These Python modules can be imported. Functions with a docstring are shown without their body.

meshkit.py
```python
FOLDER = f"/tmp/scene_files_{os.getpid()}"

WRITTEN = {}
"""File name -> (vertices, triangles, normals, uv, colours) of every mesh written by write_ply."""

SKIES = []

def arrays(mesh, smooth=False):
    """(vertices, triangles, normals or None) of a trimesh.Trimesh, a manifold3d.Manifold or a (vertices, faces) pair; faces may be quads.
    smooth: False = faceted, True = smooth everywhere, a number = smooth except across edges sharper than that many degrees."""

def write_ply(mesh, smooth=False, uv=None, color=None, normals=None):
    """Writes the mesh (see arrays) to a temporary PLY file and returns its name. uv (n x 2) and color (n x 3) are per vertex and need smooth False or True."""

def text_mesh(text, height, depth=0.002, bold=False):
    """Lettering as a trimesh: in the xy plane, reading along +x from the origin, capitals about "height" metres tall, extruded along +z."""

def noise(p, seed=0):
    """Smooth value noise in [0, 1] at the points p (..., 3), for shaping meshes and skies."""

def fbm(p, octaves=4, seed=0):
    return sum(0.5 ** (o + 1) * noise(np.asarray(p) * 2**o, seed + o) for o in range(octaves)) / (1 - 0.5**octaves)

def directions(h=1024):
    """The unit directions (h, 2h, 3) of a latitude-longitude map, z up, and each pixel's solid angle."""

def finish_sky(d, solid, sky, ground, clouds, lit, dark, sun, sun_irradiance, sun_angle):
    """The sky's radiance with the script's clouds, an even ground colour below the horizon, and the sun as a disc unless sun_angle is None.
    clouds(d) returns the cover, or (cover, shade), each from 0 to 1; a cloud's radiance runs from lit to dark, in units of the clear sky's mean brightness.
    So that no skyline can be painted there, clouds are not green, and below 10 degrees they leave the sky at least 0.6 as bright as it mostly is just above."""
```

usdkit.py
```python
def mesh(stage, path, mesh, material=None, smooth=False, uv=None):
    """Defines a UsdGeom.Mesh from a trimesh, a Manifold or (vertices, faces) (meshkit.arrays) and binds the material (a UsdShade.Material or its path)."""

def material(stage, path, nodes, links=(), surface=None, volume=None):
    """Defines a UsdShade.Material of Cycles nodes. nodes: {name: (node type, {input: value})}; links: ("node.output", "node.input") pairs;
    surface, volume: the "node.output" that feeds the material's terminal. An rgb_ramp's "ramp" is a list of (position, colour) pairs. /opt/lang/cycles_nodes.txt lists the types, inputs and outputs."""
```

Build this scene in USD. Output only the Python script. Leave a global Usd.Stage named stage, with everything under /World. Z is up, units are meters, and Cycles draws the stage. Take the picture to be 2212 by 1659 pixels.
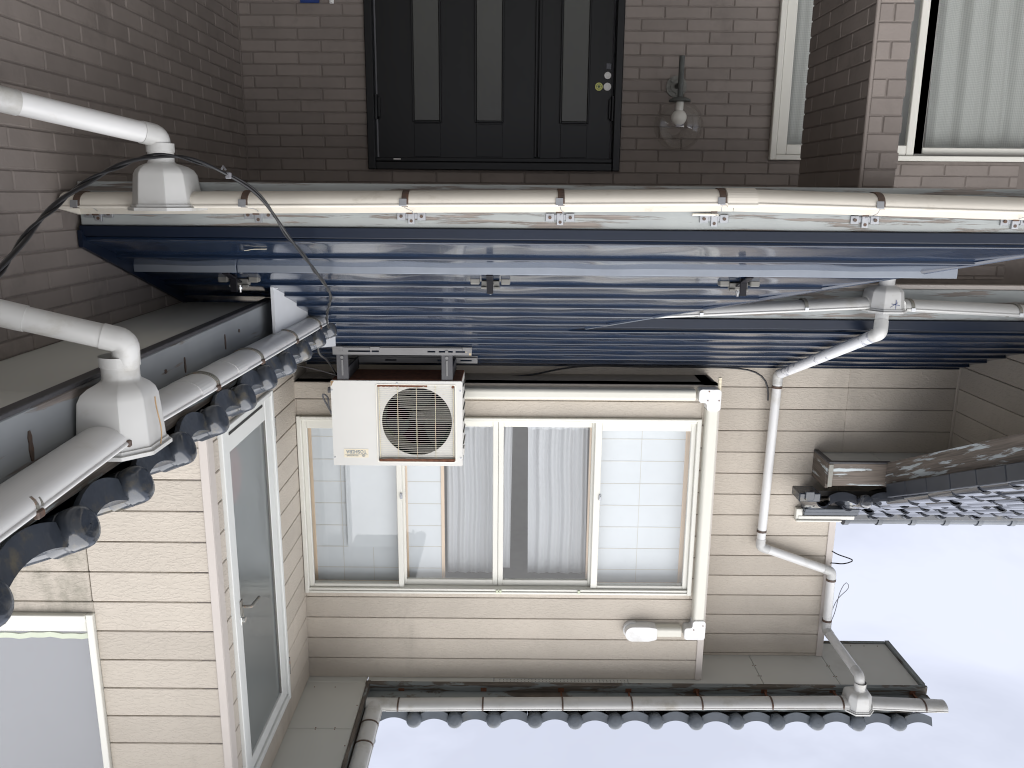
import math, random
import numpy as np, trimesh, usdkit, meshkit
from shapely.geometry import LineString, Polygon, Point, box as sbox
from shapely.ops import unary_union
from pxr import Usd, UsdGeom, UsdLux, UsdShade, Gf, Sdf

random.seed(7)
RNG = np.random.default_rng(7)
stage = Usd.Stage.CreateInMemory()
UsdGeom.SetStageUpAxis(stage, UsdGeom.Tokens.z)
UsdGeom.SetStageMetersPerUnit(stage, 1.0)
UsdGeom.Xform.Define(stage, '/World')
UsdGeom.Scope.Define(stage, '/World/Looks')
LOOK = '/World/Looks/'

# ------------------------------------------------------------------ camera, sky, sun, exposure
Z0 = 2.6                                   # eye height; heights below are written relative to it
FOC, PITCH, YAW, ROLL = 1758.7 / 2212, math.radians(13.0887), math.radians(-0.0946), math.radians(0.4986)
EXPOSURE = 1.88
SUN_EL, SUN_AZ = math.radians(58), math.radians(199)      # azimuth = atan2(x, y): behind the camera, a little to the left
SUN_I, SUN_ANGLE, SKY_S = 0.4, 105.0, 0.05

cy, sy, cp, sp, cr, sr = (f(a) for a in (YAW, PITCH, ROLL) for f in (math.cos, math.sin))
RM = np.array([[cr, -sr, 0], [sr, cr, 0], [0, 0, 1]]) @ np.array([[1, 0, 0], [0, cp, -sp], [0, sp, cp]]) @ np.array([[cy, 0, sy], [0, 1, 0], [-sy, 0, cy]])
vec = lambda m: np.array([-m[0], m[2], m[1]])
right, down, fwd = vec(RM[0]), vec(RM[1]), vec(RM[2])     # the phone was held upside down
cam = UsdGeom.Camera.Define(stage, '/World/camera')
cm = np.eye(4)
cm[0, :3], cm[1, :3], cm[2, :3], cm[3, :3] = right, -down, -fwd, (0, 0, Z0)
cam.AddTransformOp().Set(Gf.Matrix4d(cm.tolist()))
cam.CreateHorizontalApertureAttr(36.0)
cam.CreateVerticalApertureAttr(27.0)
cam.CreateFocalLengthAttr(36.0 * FOC)
cam.CreateClippingRangeAttr(Gf.Vec2f(0.05, 500))
cam.CreateExposureAttr(EXPOSURE)

sky_mat = usdkit.material(stage, LOOK + 'sky', {
    'sky': ('sky_texture', {'sky_type': 'single_scattering', 'sun_disc': False, 'sun_elevation': SUN_EL, 'sun_rotation': SUN_AZ}),
    'tc': ('texture_coordinate', {}),
    'map': ('mapping', {'scale': (1.6, 1.6, 3.4)}),
    'n': ('noise_texture', {'scale': 1.7, 'detail': 6.0, 'roughness': 0.52, 'distortion': 0.3}),
    'cov': ('rgb_ramp', {'ramp': [(0.0, (0.70, 0.70, 0.70)), (0.42, (0.78, 0.78, 0.78)), (0.60, (0.98, 0.98, 0.98)), (1.0, (1, 1, 1))]}),
    'dim': ('mix_color', {'blend_type': 'multiply', 'fac': 1.0, 'b': (0.28, 0.27, 0.26), 'use_clamp': False}),
    'mix': ('mix_color', {'b': (4.75, 5.0, 5.9), 'use_clamp': False}),
    'bg': ('background_shader', {'strength': SKY_S})},
    [('tc.generated', 'map.vector'), ('map.vector', 'n.vector'), ('n.fac', 'cov.fac'), ('cov.color', 'mix.fac'), ('sky.color', 'dim.a'), ('dim.result', 'mix.a'), ('mix.result', 'bg.color')], surface='bg.background')
dome = UsdLux.DomeLight.Define(stage, '/World/sky')
UsdShade.MaterialBindingAPI.Apply(dome.GetPrim()).Bind(sky_mat)
dome.GetPrim().SetCustomDataByKey('kind', 'structure')
sun = UsdLux.DistantLight.Define(stage, '/World/sun')
sun.CreateIntensityAttr(SUN_I); sun.CreateAngleAttr(SUN_ANGLE); sun.CreateNormalizeAttr(True); sun.CreateColorAttr(Gf.Vec3f(1.0, 0.975, 0.94))
to = np.array([math.sin(SUN_AZ) * math.cos(SUN_EL), math.cos(SUN_AZ) * math.cos(SUN_EL), math.sin(SUN_EL)])
sx_ = np.cross([0, 0, 1], to); sx_ /= np.linalg.norm(sx_); sy_ = np.cross(to, sx_)
sm = np.eye(4); sm[0, :3], sm[1, :3], sm[2, :3] = sx_, sy_, to
sun.AddTransformOp().Set(Gf.Matrix4d(sm.tolist()))

# ------------------------------------------------------------------ materials
MATS = {}
def g3(c, k=1.0): return tuple(float(x) * k for x in c)
def stock(name, col, rough=0.5, var=0.1, scale=6.0, stretch=(1, 1, 1), bump=0.0, bscale=120.0, bstretch=(1, 1, 1), bdetail=2.0, bramp=None, bdist=0.002, metal=0.0, spec=0.5, coat=0.0,
          dirt=None, dirt_scale=2.5, dirt_at=(0.55, 0.75), dirt_stretch=(1, 1, 1), rvar=0.0):
    """A painted, moulded or cast surface: colour that drifts, fine relief, and stains in patches."""
    n = {'geo': ('geometry', {}), 'm': ('mapping', {'scale': stretch}), 'n': ('noise_texture', {'scale': scale, 'detail': 5.0, 'roughness': 0.6}),
         'c': ('rgb_ramp', {'ramp': [(0.25, g3(col, 1 - var)), (0.75, g3(col, 1 + var))]}),
         'p': ('principled_bsdf', {'roughness': rough, 'metallic': metal, 'specular_ior_level': spec, 'coat_weight': coat})}
    l = [('geo.position', 'm.vector'), ('m.vector', 'n.vector'), ('n.fac', 'c.fac')]
    out = 'c.color'
    if dirt:
        n['dm'] = ('mapping', {'scale': dirt_stretch}); n['dn'] = ('noise_texture', {'scale': dirt_scale, 'detail': 7.0, 'roughness': 0.68})
        n['dr'] = ('rgb_ramp', {'ramp': [(dirt_at[0], (0, 0, 0)), (dirt_at[1], (1, 1, 1))]}); n['dx'] = ('mix_color', {'b': dirt})
        l += [('geo.position', 'dm.vector'), ('dm.vector', 'dn.vector'), ('dn.fac', 'dr.fac'), ('dr.color', 'dx.fac'), (out, 'dx.a')]; out = 'dx.result'
    l.append((out, 'p.base_color'))
    if rvar:
        n['rr'] = ('map_range', {'from_min': 0.3, 'from_max': 0.7, 'to_min': max(rough - rvar, 0.03), 'to_max': rough + rvar})
        l += [('n.fac', 'rr.value'), ('rr.result', 'p.roughness')]
    if bump:
        n['bm'] = ('mapping', {'scale': bstretch}); n['bn'] = ('noise_texture', {'scale': bscale, 'detail': bdetail, 'roughness': 0.55, 'distortion': 0.4})
        n['b'] = ('bump', {'strength': bump, 'distance': bdist})
        l += [('geo.position', 'bm.vector'), ('bm.vector', 'bn.vector'), ('b.normal', 'p.normal')]
        if bramp:
            n['br'] = ('rgb_ramp', {'ramp': [(bramp[0], (0, 0, 0)), (bramp[1], (1, 1, 1))]}); l += [('bn.fac', 'br.fac'), ('br.color', 'b.height')]
        else:
            l.append(('bn.fac', 'b.height'))
    MATS[name] = usdkit.material(stage, LOOK + name, n, l, surface='p.BSDF')

def peel(name, paint, wood, stretch, at=0.5, soft=0.02, scale=1.0, rough=0.65, tilt=0.0):
    """Old paint flaking off a weathered board along its grain."""
    st = np.array(stretch, float)
    n = {'geo': ('geometry', {}), 'm': ('mapping', {'scale': tuple(st * scale)}), 'n': ('noise_texture', {'scale': 1.0, 'detail': 6.0, 'roughness': 0.62, 'distortion': 0.25}),
         'k': ('rgb_ramp', {'ramp': [(at - soft, (0, 0, 0)), (at + soft, (1, 1, 1))]}),
         'm2': ('mapping', {'scale': tuple(st * np.where(st > st.min(), 5.0, 1.5))}), 'g': ('noise_texture', {'scale': 1.0, 'detail': 4.0, 'roughness': 0.6}),
         'w': ('rgb_ramp', {'ramp': [(0.3, g3(wood, 0.55)), (0.5, wood), (0.72, g3(wood, 1.45))]}), 'gp': ('noise_texture', {'scale': 3.0, 'detail': 5.0}),
         'pc': ('rgb_ramp', {'ramp': [(0.3, g3(paint, 0.78)), (0.7, g3(paint, 1.1))]}), 'mix': ('mix_color', {}),
         'h': ('mix_float', {'fac': 0.35}), 'b': ('bump', {'strength': 0.7, 'distance': 0.002}), 'p': ('principled_bsdf', {'roughness': rough, 'specular_ior_level': 0.35})}
    l = [('geo.position', 'm.vector'), ('m.vector', 'n.vector'), ('n.fac', 'k.fac'), ('geo.position', 'm2.vector'), ('m2.vector', 'g.vector'), ('g.fac', 'w.fac'), ('geo.position', 'gp.vector'), ('gp.fac', 'pc.fac'),
         ('k.color', 'mix.fac'), ('pc.color', 'mix.a'), ('w.color', 'mix.b'), ('mix.result', 'p.base_color'), ('k.color', 'h.a'), ('g.fac', 'h.b'), ('h.result', 'b.height'), ('b.normal', 'p.normal')]
    n['b'][1]['invert'] = True
    if tilt:
        n['r0'] = ('mapping', {'rotation': (math.radians(tilt), 0.0, 0.0)})
        l = [('geo.position', 'r0.vector')] + [('r0.vector', b) if a == 'geo.position' and b in ('m.vector', 'm2.vector') else (a, b) for a, b in l]
    MATS[name] = usdkit.material(stage, LOOK + name, n, l, surface='p.BSDF')

BRICK = (0.205, 0.178, 0.160)
for i, k in enumerate((0.93, 1.0, 1.06)):
    stock(f'brick_{i}', g3(BRICK, k), rough=0.72, var=0.10, scale=5, bump=0.35, bscale=85, bdist=0.0025, spec=0.3, dirt=g3(BRICK, 0.66), dirt_scale=3.2, dirt_at=(0.56, 0.8))
stock('mortar', g3(BRICK, 0.86), rough=0.85, var=0.12, scale=20, spec=0.2)
SID = (0.485, 0.437, 0.373)
for i, k in enumerate((0.94, 1.0, 1.05)):
    stock(f'siding_{i}', g3(SID, k), rough=0.75, var=0.07, scale=2.2, bump=0.36, bscale=52, bstretch=(0.7, 0.7, 1.6), bdetail=3.0, bramp=(0.47, 0.60), bdist=0.004, spec=0.28, dirt=g3(SID, 0.72), dirt_scale=2.4, dirt_at=(0.56, 0.82), dirt_stretch=(1.0, 1.0, 0.35))
stock('siding_stained', g3(SID, 1.0), rough=0.8, var=0.07, scale=2.2, bump=0.36, bscale=52, bstretch=(0.7, 0.7, 1.6), bdetail=3.0, bramp=(0.47, 0.60), bdist=0.004, spec=0.25, dirt=(0.25, 0.235, 0.19), dirt_scale=7, dirt_at=(0.46, 0.72), dirt_stretch=(1, 1, 0.6))
stock('siding_back', (0.10, 0.085, 0.075), rough=0.9)
stock('siding_trim', (0.50, 0.455, 0.415), rough=0.55, var=0.04, bump=0.1, bscale=300)
stock('soffit_board', (0.52, 0.52, 0.485), rough=0.8, var=0.04, scale=1.5, bump=0.12, bscale=220, dirt=(0.40, 0.38, 0.33), dirt_scale=1.4, dirt_at=(0.6, 0.85))
stock('dark_void', (0.03, 0.028, 0.026), rough=0.9)
stock('interior', (0.34, 0.335, 0.33), rough=0.9)
stock('white_pvc', (0.64, 0.64, 0.63), rough=0.33, var=0.03, scale=3, dirt=(0.42, 0.40, 0.34), dirt_scale=5, dirt_at=(0.57, 0.86))
stock('cream_pvc', (0.61, 0.575, 0.505), rough=0.42, var=0.06, scale=4, dirt=(0.34, 0.29, 0.22), dirt_scale=5, dirt_at=(0.58, 0.82), dirt_stretch=(1, 1, 2))
stock('grey_pvc', (0.50, 0.50, 0.485), rough=0.38, var=0.06, scale=4, dirt=(0.30, 0.275, 0.22), dirt_scale=5, dirt_at=(0.53, 0.82), dirt_stretch=(1, 1, 1.5))
stock('duct_cream', (0.60, 0.585, 0.515), rough=0.4, var=0.03, scale=2)
stock('blue_metal', (0.009, 0.0175, 0.037), rough=0.18, var=0.16, scale=5, stretch=(0.5, 2, 2), bump=0.05, bscale=22, bstretch=(0.3, 1, 1), bdist=0.002, spec=0.75, rvar=0.05, coat=0.35)
stock('blue_metal_matte', (0.005, 0.0095, 0.021), rough=0.36, var=0.15, scale=4, spec=0.3)
stock('dark_tile', (0.032, 0.038, 0.048), rough=0.18, var=0.3, scale=9, bump=0.12, bscale=70, bdist=0.0012, spec=0.7, dirt=(0.10, 0.085, 0.055), dirt_scale=14, dirt_at=(0.54, 0.72), rvar=0.08)
stock('grey_tile', (0.085, 0.098, 0.115), rough=0.4, var=0.2, scale=8, spec=0.5, dirt=(0.11, 0.11, 0.10), dirt_scale=9, dirt_at=(0.6, 0.8))
stock('gloss_tile', (0.03, 0.033, 0.04), rough=0.10, var=0.2, scale=8, spec=1.0, coat=1.0)
stock('slate_tile', (0.032, 0.037, 0.046), rough=0.42, var=0.15, scale=9)
stock('sash', (0.66, 0.65, 0.59), rough=0.42, var=0.03, scale=3, spec=0.5)
stock('sash_white', (0.63, 0.64, 0.615), rough=0.42, var=0.03, scale=3)
stock('rail_grey', (0.16, 0.155, 0.14), rough=0.6)
stock('rubber', (0.02, 0.02, 0.02), rough=0.6)
stock('cable_black', (0.008, 0.008, 0.009), rough=0.42, spec=0.5)
stock('cable_grey', (0.15, 0.15, 0.16), rough=0.45)
stock('door_black', (0.0055, 0.0062, 0.007), rough=0.3, var=0.15, scale=3, spec=0.3)
stock('door_glass', (0.055, 0.057, 0.052), rough=0.24, var=0.12, scale=3, stretch=(1, 1, 0.6), bump=0.08, bscale=160, spec=0.5)
stock('ac_body', (0.60, 0.59, 0.555), rough=0.42, var=0.03, scale=2.5, dirt=(0.50, 0.36, 0.22), dirt_scale=6, dirt_at=(0.68, 0.82))
stock('ac_grille', (0.74, 0.71, 0.62), rough=0.5, var=0.08, scale=10, dirt=(0.45, 0.22, 0.07), dirt_scale=20, dirt_at=(0.62, 0.75))
stock('ac_wire_stain', (0.66, 0.60, 0.42), rough=0.55, var=0.15, scale=12, dirt=(0.35, 0.15, 0.05), dirt_scale=14, dirt_at=(0.55, 0.68))
stock('rust', (0.13, 0.05, 0.025), rough=0.85, var=0.5, scale=40, bump=0.5, bscale=200)
stock('rust_orange', (0.33, 0.22, 0.12), rough=0.8, var=0.35, scale=30)
stock('fan_dark', (0.004, 0.0037, 0.005), rough=0.6, spec=0.08)
stock('blade_black', (0.008, 0.0075, 0.010), rough=0.45, spec=0.2)
stock('label_plate', (0.70, 0.63, 0.48), rough=0.5, var=0.05)
stock('label_ink', (0.22, 0.25, 0.27), rough=0.5)
stock('stand_plastic', (0.052, 0.051, 0.055), rough=0.5, var=0.2, scale=14, stretch=(3, 1, 1), bump=0.1, bscale=90)
stock('stand_rail', (0.16, 0.157, 0.155), rough=0.5, var=0.15, scale=9, stretch=(0.5, 1, 1), dirt=(0.55, 0.42, 0.22), dirt_scale=6, dirt_at=(0.66, 0.7))
stock('galvanised', (0.36, 0.37, 0.385), rough=0.45, var=0.12, scale=22, metal=0.75)
stock('flash_white', (0.62, 0.635, 0.65), rough=0.45, var=0.05, scale=4)
stock('steel_grey', (0.19, 0.21, 0.24), rough=0.34, var=0.08, scale=12, metal=0.25, bump=0.06, bscale=14, bstretch=(0.4, 1, 1))
stock('bolt_steel', (0.55, 0.55, 0.53), rough=0.3, metal=0.85)
stock('band_brown', (0.075, 0.050, 0.038), rough=0.6, var=0.3, scale=50, dirt=(0.11, 0.055, 0.032), dirt_scale=40, dirt_at=(0.5, 0.65))
stock('band_grey', (0.20, 0.195, 0.17), rough=0.5, var=0.2, scale=30, dirt=(0.22, 0.09, 0.035), dirt_scale=30, dirt_at=(0.55, 0.7))
stock('lamp_iron', (0.07, 0.075, 0.07), rough=0.65, var=0.25, scale=40, bump=0.3, bscale=180)
stock('lamp_flange', (0.16, 0.16, 0.145), rough=0.7, var=0.35, scale=45, bump=0.3, bscale=150)
stock('bulb_white', (0.80, 0.79, 0.74), rough=0.25)
stock('paper', (0.57, 0.59, 0.61), rough=0.8, var=0.025, scale=6)
stock('paper_line', (0.50, 0.475, 0.43), rough=0.8)
stock('shoji_wood', (0.62, 0.47, 0.34), rough=0.7, var=0.12, scale=6, stretch=(8, 8, 0.6))
stock('panel_grey', (0.225, 0.225, 0.245), rough=0.7, var=0.03, scale=1)
stock('foam_green', (0.55, 0.58, 0.44), rough=0.8, var=0.05)
stock('red_cloth', (0.62, 0.10, 0.09), rough=0.9)
stock('concrete', (0.19, 0.185, 0.175), rough=0.9, var=0.15, scale=1.5, bump=0.2, bscale=40)
stock('plate_blue', (0.01, 0.035, 0.16), rough=0.3)
stock('sticker_yellow', (0.55, 0.56, 0.16), rough=0.5)
stock('sticker_ink', (0.05, 0.09, 0.05), rough=0.5)
stock('sticker_white', (0.72, 0.72, 0.70), rough=0.45)
stock('sticker_grey', (0.07, 0.075, 0.09), rough=0.3)
stock('pipe_peel', (0.65, 0.66, 0.68), rough=0.36, var=0.03, dirt=(0.33, 0.34, 0.38), dirt_scale=7, dirt_at=(0.58, 0.60))
peel('porch_fascia', (0.335, 0.355, 0.35), (0.22, 0.195, 0.175), (3.0, 3.0, 50), at=0.545)
peel('wing_fascia', (0.25, 0.265, 0.275), (0.20, 0.175, 0.16), (2.0, 1.6, 16), at=0.60)
peel('bare_fascia', (0.42, 0.46, 0.47), (0.13, 0.108, 0.09), (2.6, 2.6, 26), at=0.41)
peel('verge_wood', (0.42, 0.46, 0.47), (0.125, 0.105, 0.088), (2.6, 2.6, 26), at=0.42, tilt=-24.3)
peel('top_fascia', (0.20, 0.22, 0.22), (0.10, 0.085, 0.07), (3, 3, 30), at=0.5)

def glassy(name, tint, rough, f0=0.04, k=0.8):
    """A thin sheet of glass: clear straight on, a mirror at a glance, the same from both sides."""
    n = {'lw': ('layer_weight', {'blend': 0.5}), 'pw': ('math', {'math_type': 'power', 'value2': 4.5}), 'ma': ('math', {'math_type': 'multiply_add', 'value2': k, 'value3': f0, 'use_clamp': True}),
         't': ('transparent_bsdf', {'color': tint}), 'g': ('glossy_bsdf', {'color': (1, 1, 1), 'roughness': rough}), 'x': ('mix_closure', {})}
    l = [('lw.facing', 'pw.value1'), ('pw.value', 'ma.value1'), ('ma.value', 'x.fac'), ('t.BSDF', 'x.closure1'), ('g.BSDF', 'x.closure2')]
    MATS[name] = usdkit.material(stage, LOOK + name, n, l, surface='x.closure')
glassy('pane', (0.95, 0.965, 0.965), 0.02, 0.045)
glassy('globe_glass', (0.93, 0.93, 0.92), 0.04, 0.06, 0.55)
MATS['frosted'] = usdkit.material(stage, LOOK + 'frosted', {'d': ('diffuse_bsdf', {'color': (0.30, 0.325, 0.315)}), 't': ('refraction_bsdf', {'color': (0.85, 0.88, 0.86), 'roughness': 0.42, 'IOR': 1.02}), 'm': ('mix_closure', {'fac': 0.6}),
    'f': ('fresnel', {'IOR': 1.5}), 'g': ('glossy_bsdf', {'color': (1, 1, 1), 'roughness': 0.10}), 'x': ('mix_closure', {})},
    [('d.BSDF', 'm.closure1'), ('t.BSDF', 'm.closure2'), ('f.fac', 'x.fac'), ('m.closure', 'x.closure1'), ('g.BSDF', 'x.closure2')], surface='x.closure')
def cloth(name, col, clear, weave=None):
    n = {'d': ('diffuse_bsdf', {'color': col}), 't': ('translucent_bsdf', {'color': col}), 'm': ('mix_closure', {'fac': 0.4}), 'c': ('transparent_bsdf', {}), 'x': ('mix_closure', {'fac': clear})}
    l = [('d.BSDF', 'm.closure1'), ('t.BSDF', 'm.closure2'), ('m.closure', 'x.closure1'), ('c.BSDF', 'x.closure2')]
    if weave:
        n['geo'] = ('geometry', {}); n['mp'] = ('mapping', {'scale': (weave, 0.01, weave), 'rotation': (0, math.radians(45), 0)})
        n['ck'] = ('checker_texture', {'scale': 1.0, 'color1': (clear, clear, clear), 'color2': (clear * 0.25,) * 3})
        l += [('geo.position', 'mp.vector'), ('mp.vector', 'ck.vector'), ('ck.color', 'x.fac')]
    MATS[name] = usdkit.material(stage, LOOK + name, n, l, surface='x.closure')
cloth('sheer', (0.74, 0.75, 0.77), 0.14)
cloth('lace', (0.68, 0.69, 0.65), 0.42, 170.0)
cloth('lace_hem', (0.66, 0.68, 0.65), 0.12)

# ------------------------------------------------------------------ shapes: every function gives (vertices, triangles)
def cat(*ms):
    ms = [m for m in ms if m is not None and len(m[0])]
    vs, fs, n = [], [], 0
    for v, f in ms:
        vs.append(np.asarray(v, float)); fs.append(np.asarray(f, int) + n); n += len(v)
    return np.vstack(vs), np.vstack(fs)
S8 = np.array([[a, b, c] for a in (-1, 1) for b in (-1, 1) for c in (-1, 1)], float)
CBS = np.repeat(S8, 3, 0)
CBM = np.tile(1 - np.eye(3), (8, 1))
_h = trimesh.convex.convex_hull(CBS * (1 - 0.3 * CBM))
_ix = [int(np.argmin(np.linalg.norm(CBS * (1 - 0.3 * CBM) - v, axis=1))) for v in _h.vertices]
CBF = np.array(_ix)[_h.faces]
SBF = np.array(trimesh.creation.box().faces)
SBV = np.array(trimesh.creation.box().vertices) * 2
def bx(x0, x1, y0, y1, z0, z1, ch=0.0):
    lo, hi = np.minimum((x0, y0, z0), (x1, y1, z1)), np.maximum((x0, y0, z0), (x1, y1, z1))
    c, h = (lo + hi) / 2, (hi - lo) / 2
    if ch <= 0: return c + SBV * h, SBF
    return c + CBS * (h - min(ch, h.min() * 0.45) * CBM), CBF
def rot(m, ang, axis, at=(0, 0, 0)):
    T = trimesh.transformations.rotation_matrix(math.radians(ang), axis, at)
    return np.asarray(m[0]) @ T[:3, :3].T + T[:3, 3], m[1]
def mv(m, d): return np.asarray(m[0]) + np.asarray(d, float), m[1]
def frame_of(d):
    d = d / np.linalg.norm(d); a = np.array([0, 0, 1.0]) if abs(d[2]) < 0.9 else np.array([1.0, 0, 0])
    u = np.cross(a, d); u /= np.linalg.norm(u); return u, np.cross(d, u)
def tube(pts, r, n=14, cap=True):
    pts = np.asarray(pts, float); k = len(pts); r = np.broadcast_to(np.asarray(r, float), (k,))
    t = np.gradient(pts, axis=0); t /= np.maximum(np.linalg.norm(t, axis=1, keepdims=True), 1e-9)
    u, w = frame_of(t[0]); V = []; a = np.linspace(0, 2 * math.pi, n, endpoint=False)
    for i in range(k):
        u = u - t[i] * (u @ t[i]); u /= np.linalg.norm(u); w = np.cross(t[i], u)
        V.append(pts[i] + r[i] * (np.cos(a)[:, None] * u + np.sin(a)[:, None] * w))
    V = np.vstack(V); i = np.arange(n); j = (i + 1) % n; F = []
    for s in range(k - 1):
        A, B = s * n, (s + 1) * n
        F += [np.stack([A + i, A + j, B + j], 1), np.stack([A + i, B + j, B + i], 1)]
    F = np.vstack(F)
    if cap:
        V = np.vstack([V, pts[:1], pts[-1:]]); c0, c1 = len(V) - 2, len(V) - 1
        F = np.vstack([F, np.stack([np.full(n, c0), j, i], 1), np.stack([np.full(n, c1), (k - 1) * n + i, (k - 1) * n + j], 1)])
    return V, F
def bend(pts, rad, k=6):
    pts = [np.asarray(p, float) for p in pts]; out = [pts[0]]
    for a, b, c in zip(pts, pts[1:], pts[2:]):
        p, q = b + (a - b) / np.linalg.norm(a - b) * min(rad, 0.45 * np.linalg.norm(a - b)), b + (c - b) / np.linalg.norm(c - b) * min(rad, 0.45 * np.linalg.norm(c - b))
        out += [(1 - t) ** 2 * p + 2 * t * (1 - t) * b + t * t * q for t in np.linspace(0, 1, k)]
    return np.array(out + [pts[-1]])
def spline(pts, n=40):
    from scipy.interpolate import CubicSpline
    pts = np.asarray(pts, float); s = np.r_[0, np.cumsum(np.linalg.norm(np.diff(pts, axis=0), axis=1))]
    return CubicSpline(s, pts)(np.linspace(0, s[-1], n))
def extr(poly, a0, a1, axis='x', slope=0.0, off=0.0):
    """A profile drawn in (y, z), (x, z) or (x, y), drawn out along the axis; slope lifts it as it goes."""
    ms = []
    for p in getattr(poly, 'geoms', [poly]):
        m = trimesh.creation.extrude_polygon(p, a1 - a0, engine='earcut'); v, f = np.array(m.vertices), np.array(m.faces); u, w, h = v.T
        if axis == 'x': ms.append((np.stack([a0 + h, u, w + off + slope * h], 1), f))
        elif axis == 'y': ms.append((np.stack([u, a0 + h, w + off + slope * h], 1), f[:, ::-1]))
        else: ms.append((np.stack([u, w, a0 + h], 1), f))
    return cat(*ms)
def lathe(prof, c, n=28):
    prof = np.asarray(prof, float); a = np.linspace(0, 2 * math.pi, n, endpoint=False); k = len(prof)
    V = np.stack([np.outer(prof[:, 0], np.cos(a)), np.outer(prof[:, 0], np.sin(a)), np.repeat(prof[:, 1:2], n, 1)], -1).reshape(-1, 3) + c
    i = np.arange(n); j = (i + 1) % n; F = []
    for s in range(k - 1):
        A, B = s * n, (s + 1) * n; F += [np.stack([A + i, A + j, B + j], 1), np.stack([A + i, B + j, B + i], 1)]
    return V, np.vstack(F)
def rod(a, b, r, n=12): return tube([a, b], r, n)
def grid(P):
    """A sheet through a (rows, columns, 3) array of points."""
    P = np.asarray(P, float); r, c = P.shape[:2]; i = np.arange(r * c).reshape(r, c)
    a, b, d, e = i[:-1, :-1].ravel(), i[:-1, 1:].ravel(), i[1:, 1:].ravel(), i[1:, :-1].ravel()
    return P.reshape(-1, 3), np.vstack([np.stack([a, b, d], 1), np.stack([a, d, e], 1)])
def shell(P, off):
    """A sheet with thickness: the points P and the same points moved by off."""
    P = np.asarray(P, float); Q = P + off; r, c = P.shape[:2]
    A, B = grid(P), grid(Q); n = r * c; i = np.arange(n).reshape(r, c)
    rim = np.r_[i[0, :-1], i[:-1, -1], i[-1, :0:-1], i[:0:-1, 0]]; nx = np.roll(rim, -1)
    return np.vstack([A[0], B[0]]), np.vstack([A[1], B[1][:, ::-1] + n, np.stack([rim, rim + n, nx + n], 1), np.stack([rim, nx + n, nx], 1)])

# ------------------------------------------------------------------ the scene tree
USED, BASE = {}, {}
def path_for(parent, name):
    k = USED.get((parent, name), 0); USED[(parent, name)] = k + 1
    return f'{parent}/{name}' if k == 0 else f'{parent}/{name}_{k:03d}'
def tags(p, label=None, category=None, group=None, kind=None):
    for k, v in (('label', label), ('category', category), ('group', group), ('kind', kind)):
        if v: p.SetCustomDataByKey(k, v)
def thing(name, label, category, base=(0, 0, 0), group=None):
    p = path_for('/World', name); x = UsdGeom.Xform.Define(stage, p); b = np.array([base[0], base[1], base[2] + Z0], float)
    x.AddTranslateOp().Set(Gf.Vec3d(*b)); BASE[p] = b; tags(x.GetPrim(), label, category, group); return p
def part(parent, name, m, mat, smooth=False, label=None, kind=None):
    p = path_for(parent, name); root = '/'.join(parent.split('/')[:3])
    v = np.asarray(m[0], float) + (0, 0, Z0) - BASE.get(root, 0)
    o = usdkit.mesh(stage, p, (v, m[1]), MATS[mat], smooth=smooth); tags(o.GetPrim(), label, kind=kind); return p
def knot(parent, name, label=None):
    p = path_for(parent, name); UsdGeom.Xform.Define(stage, p); tags(stage.GetPrimAtPath(p), label); return p
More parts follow.
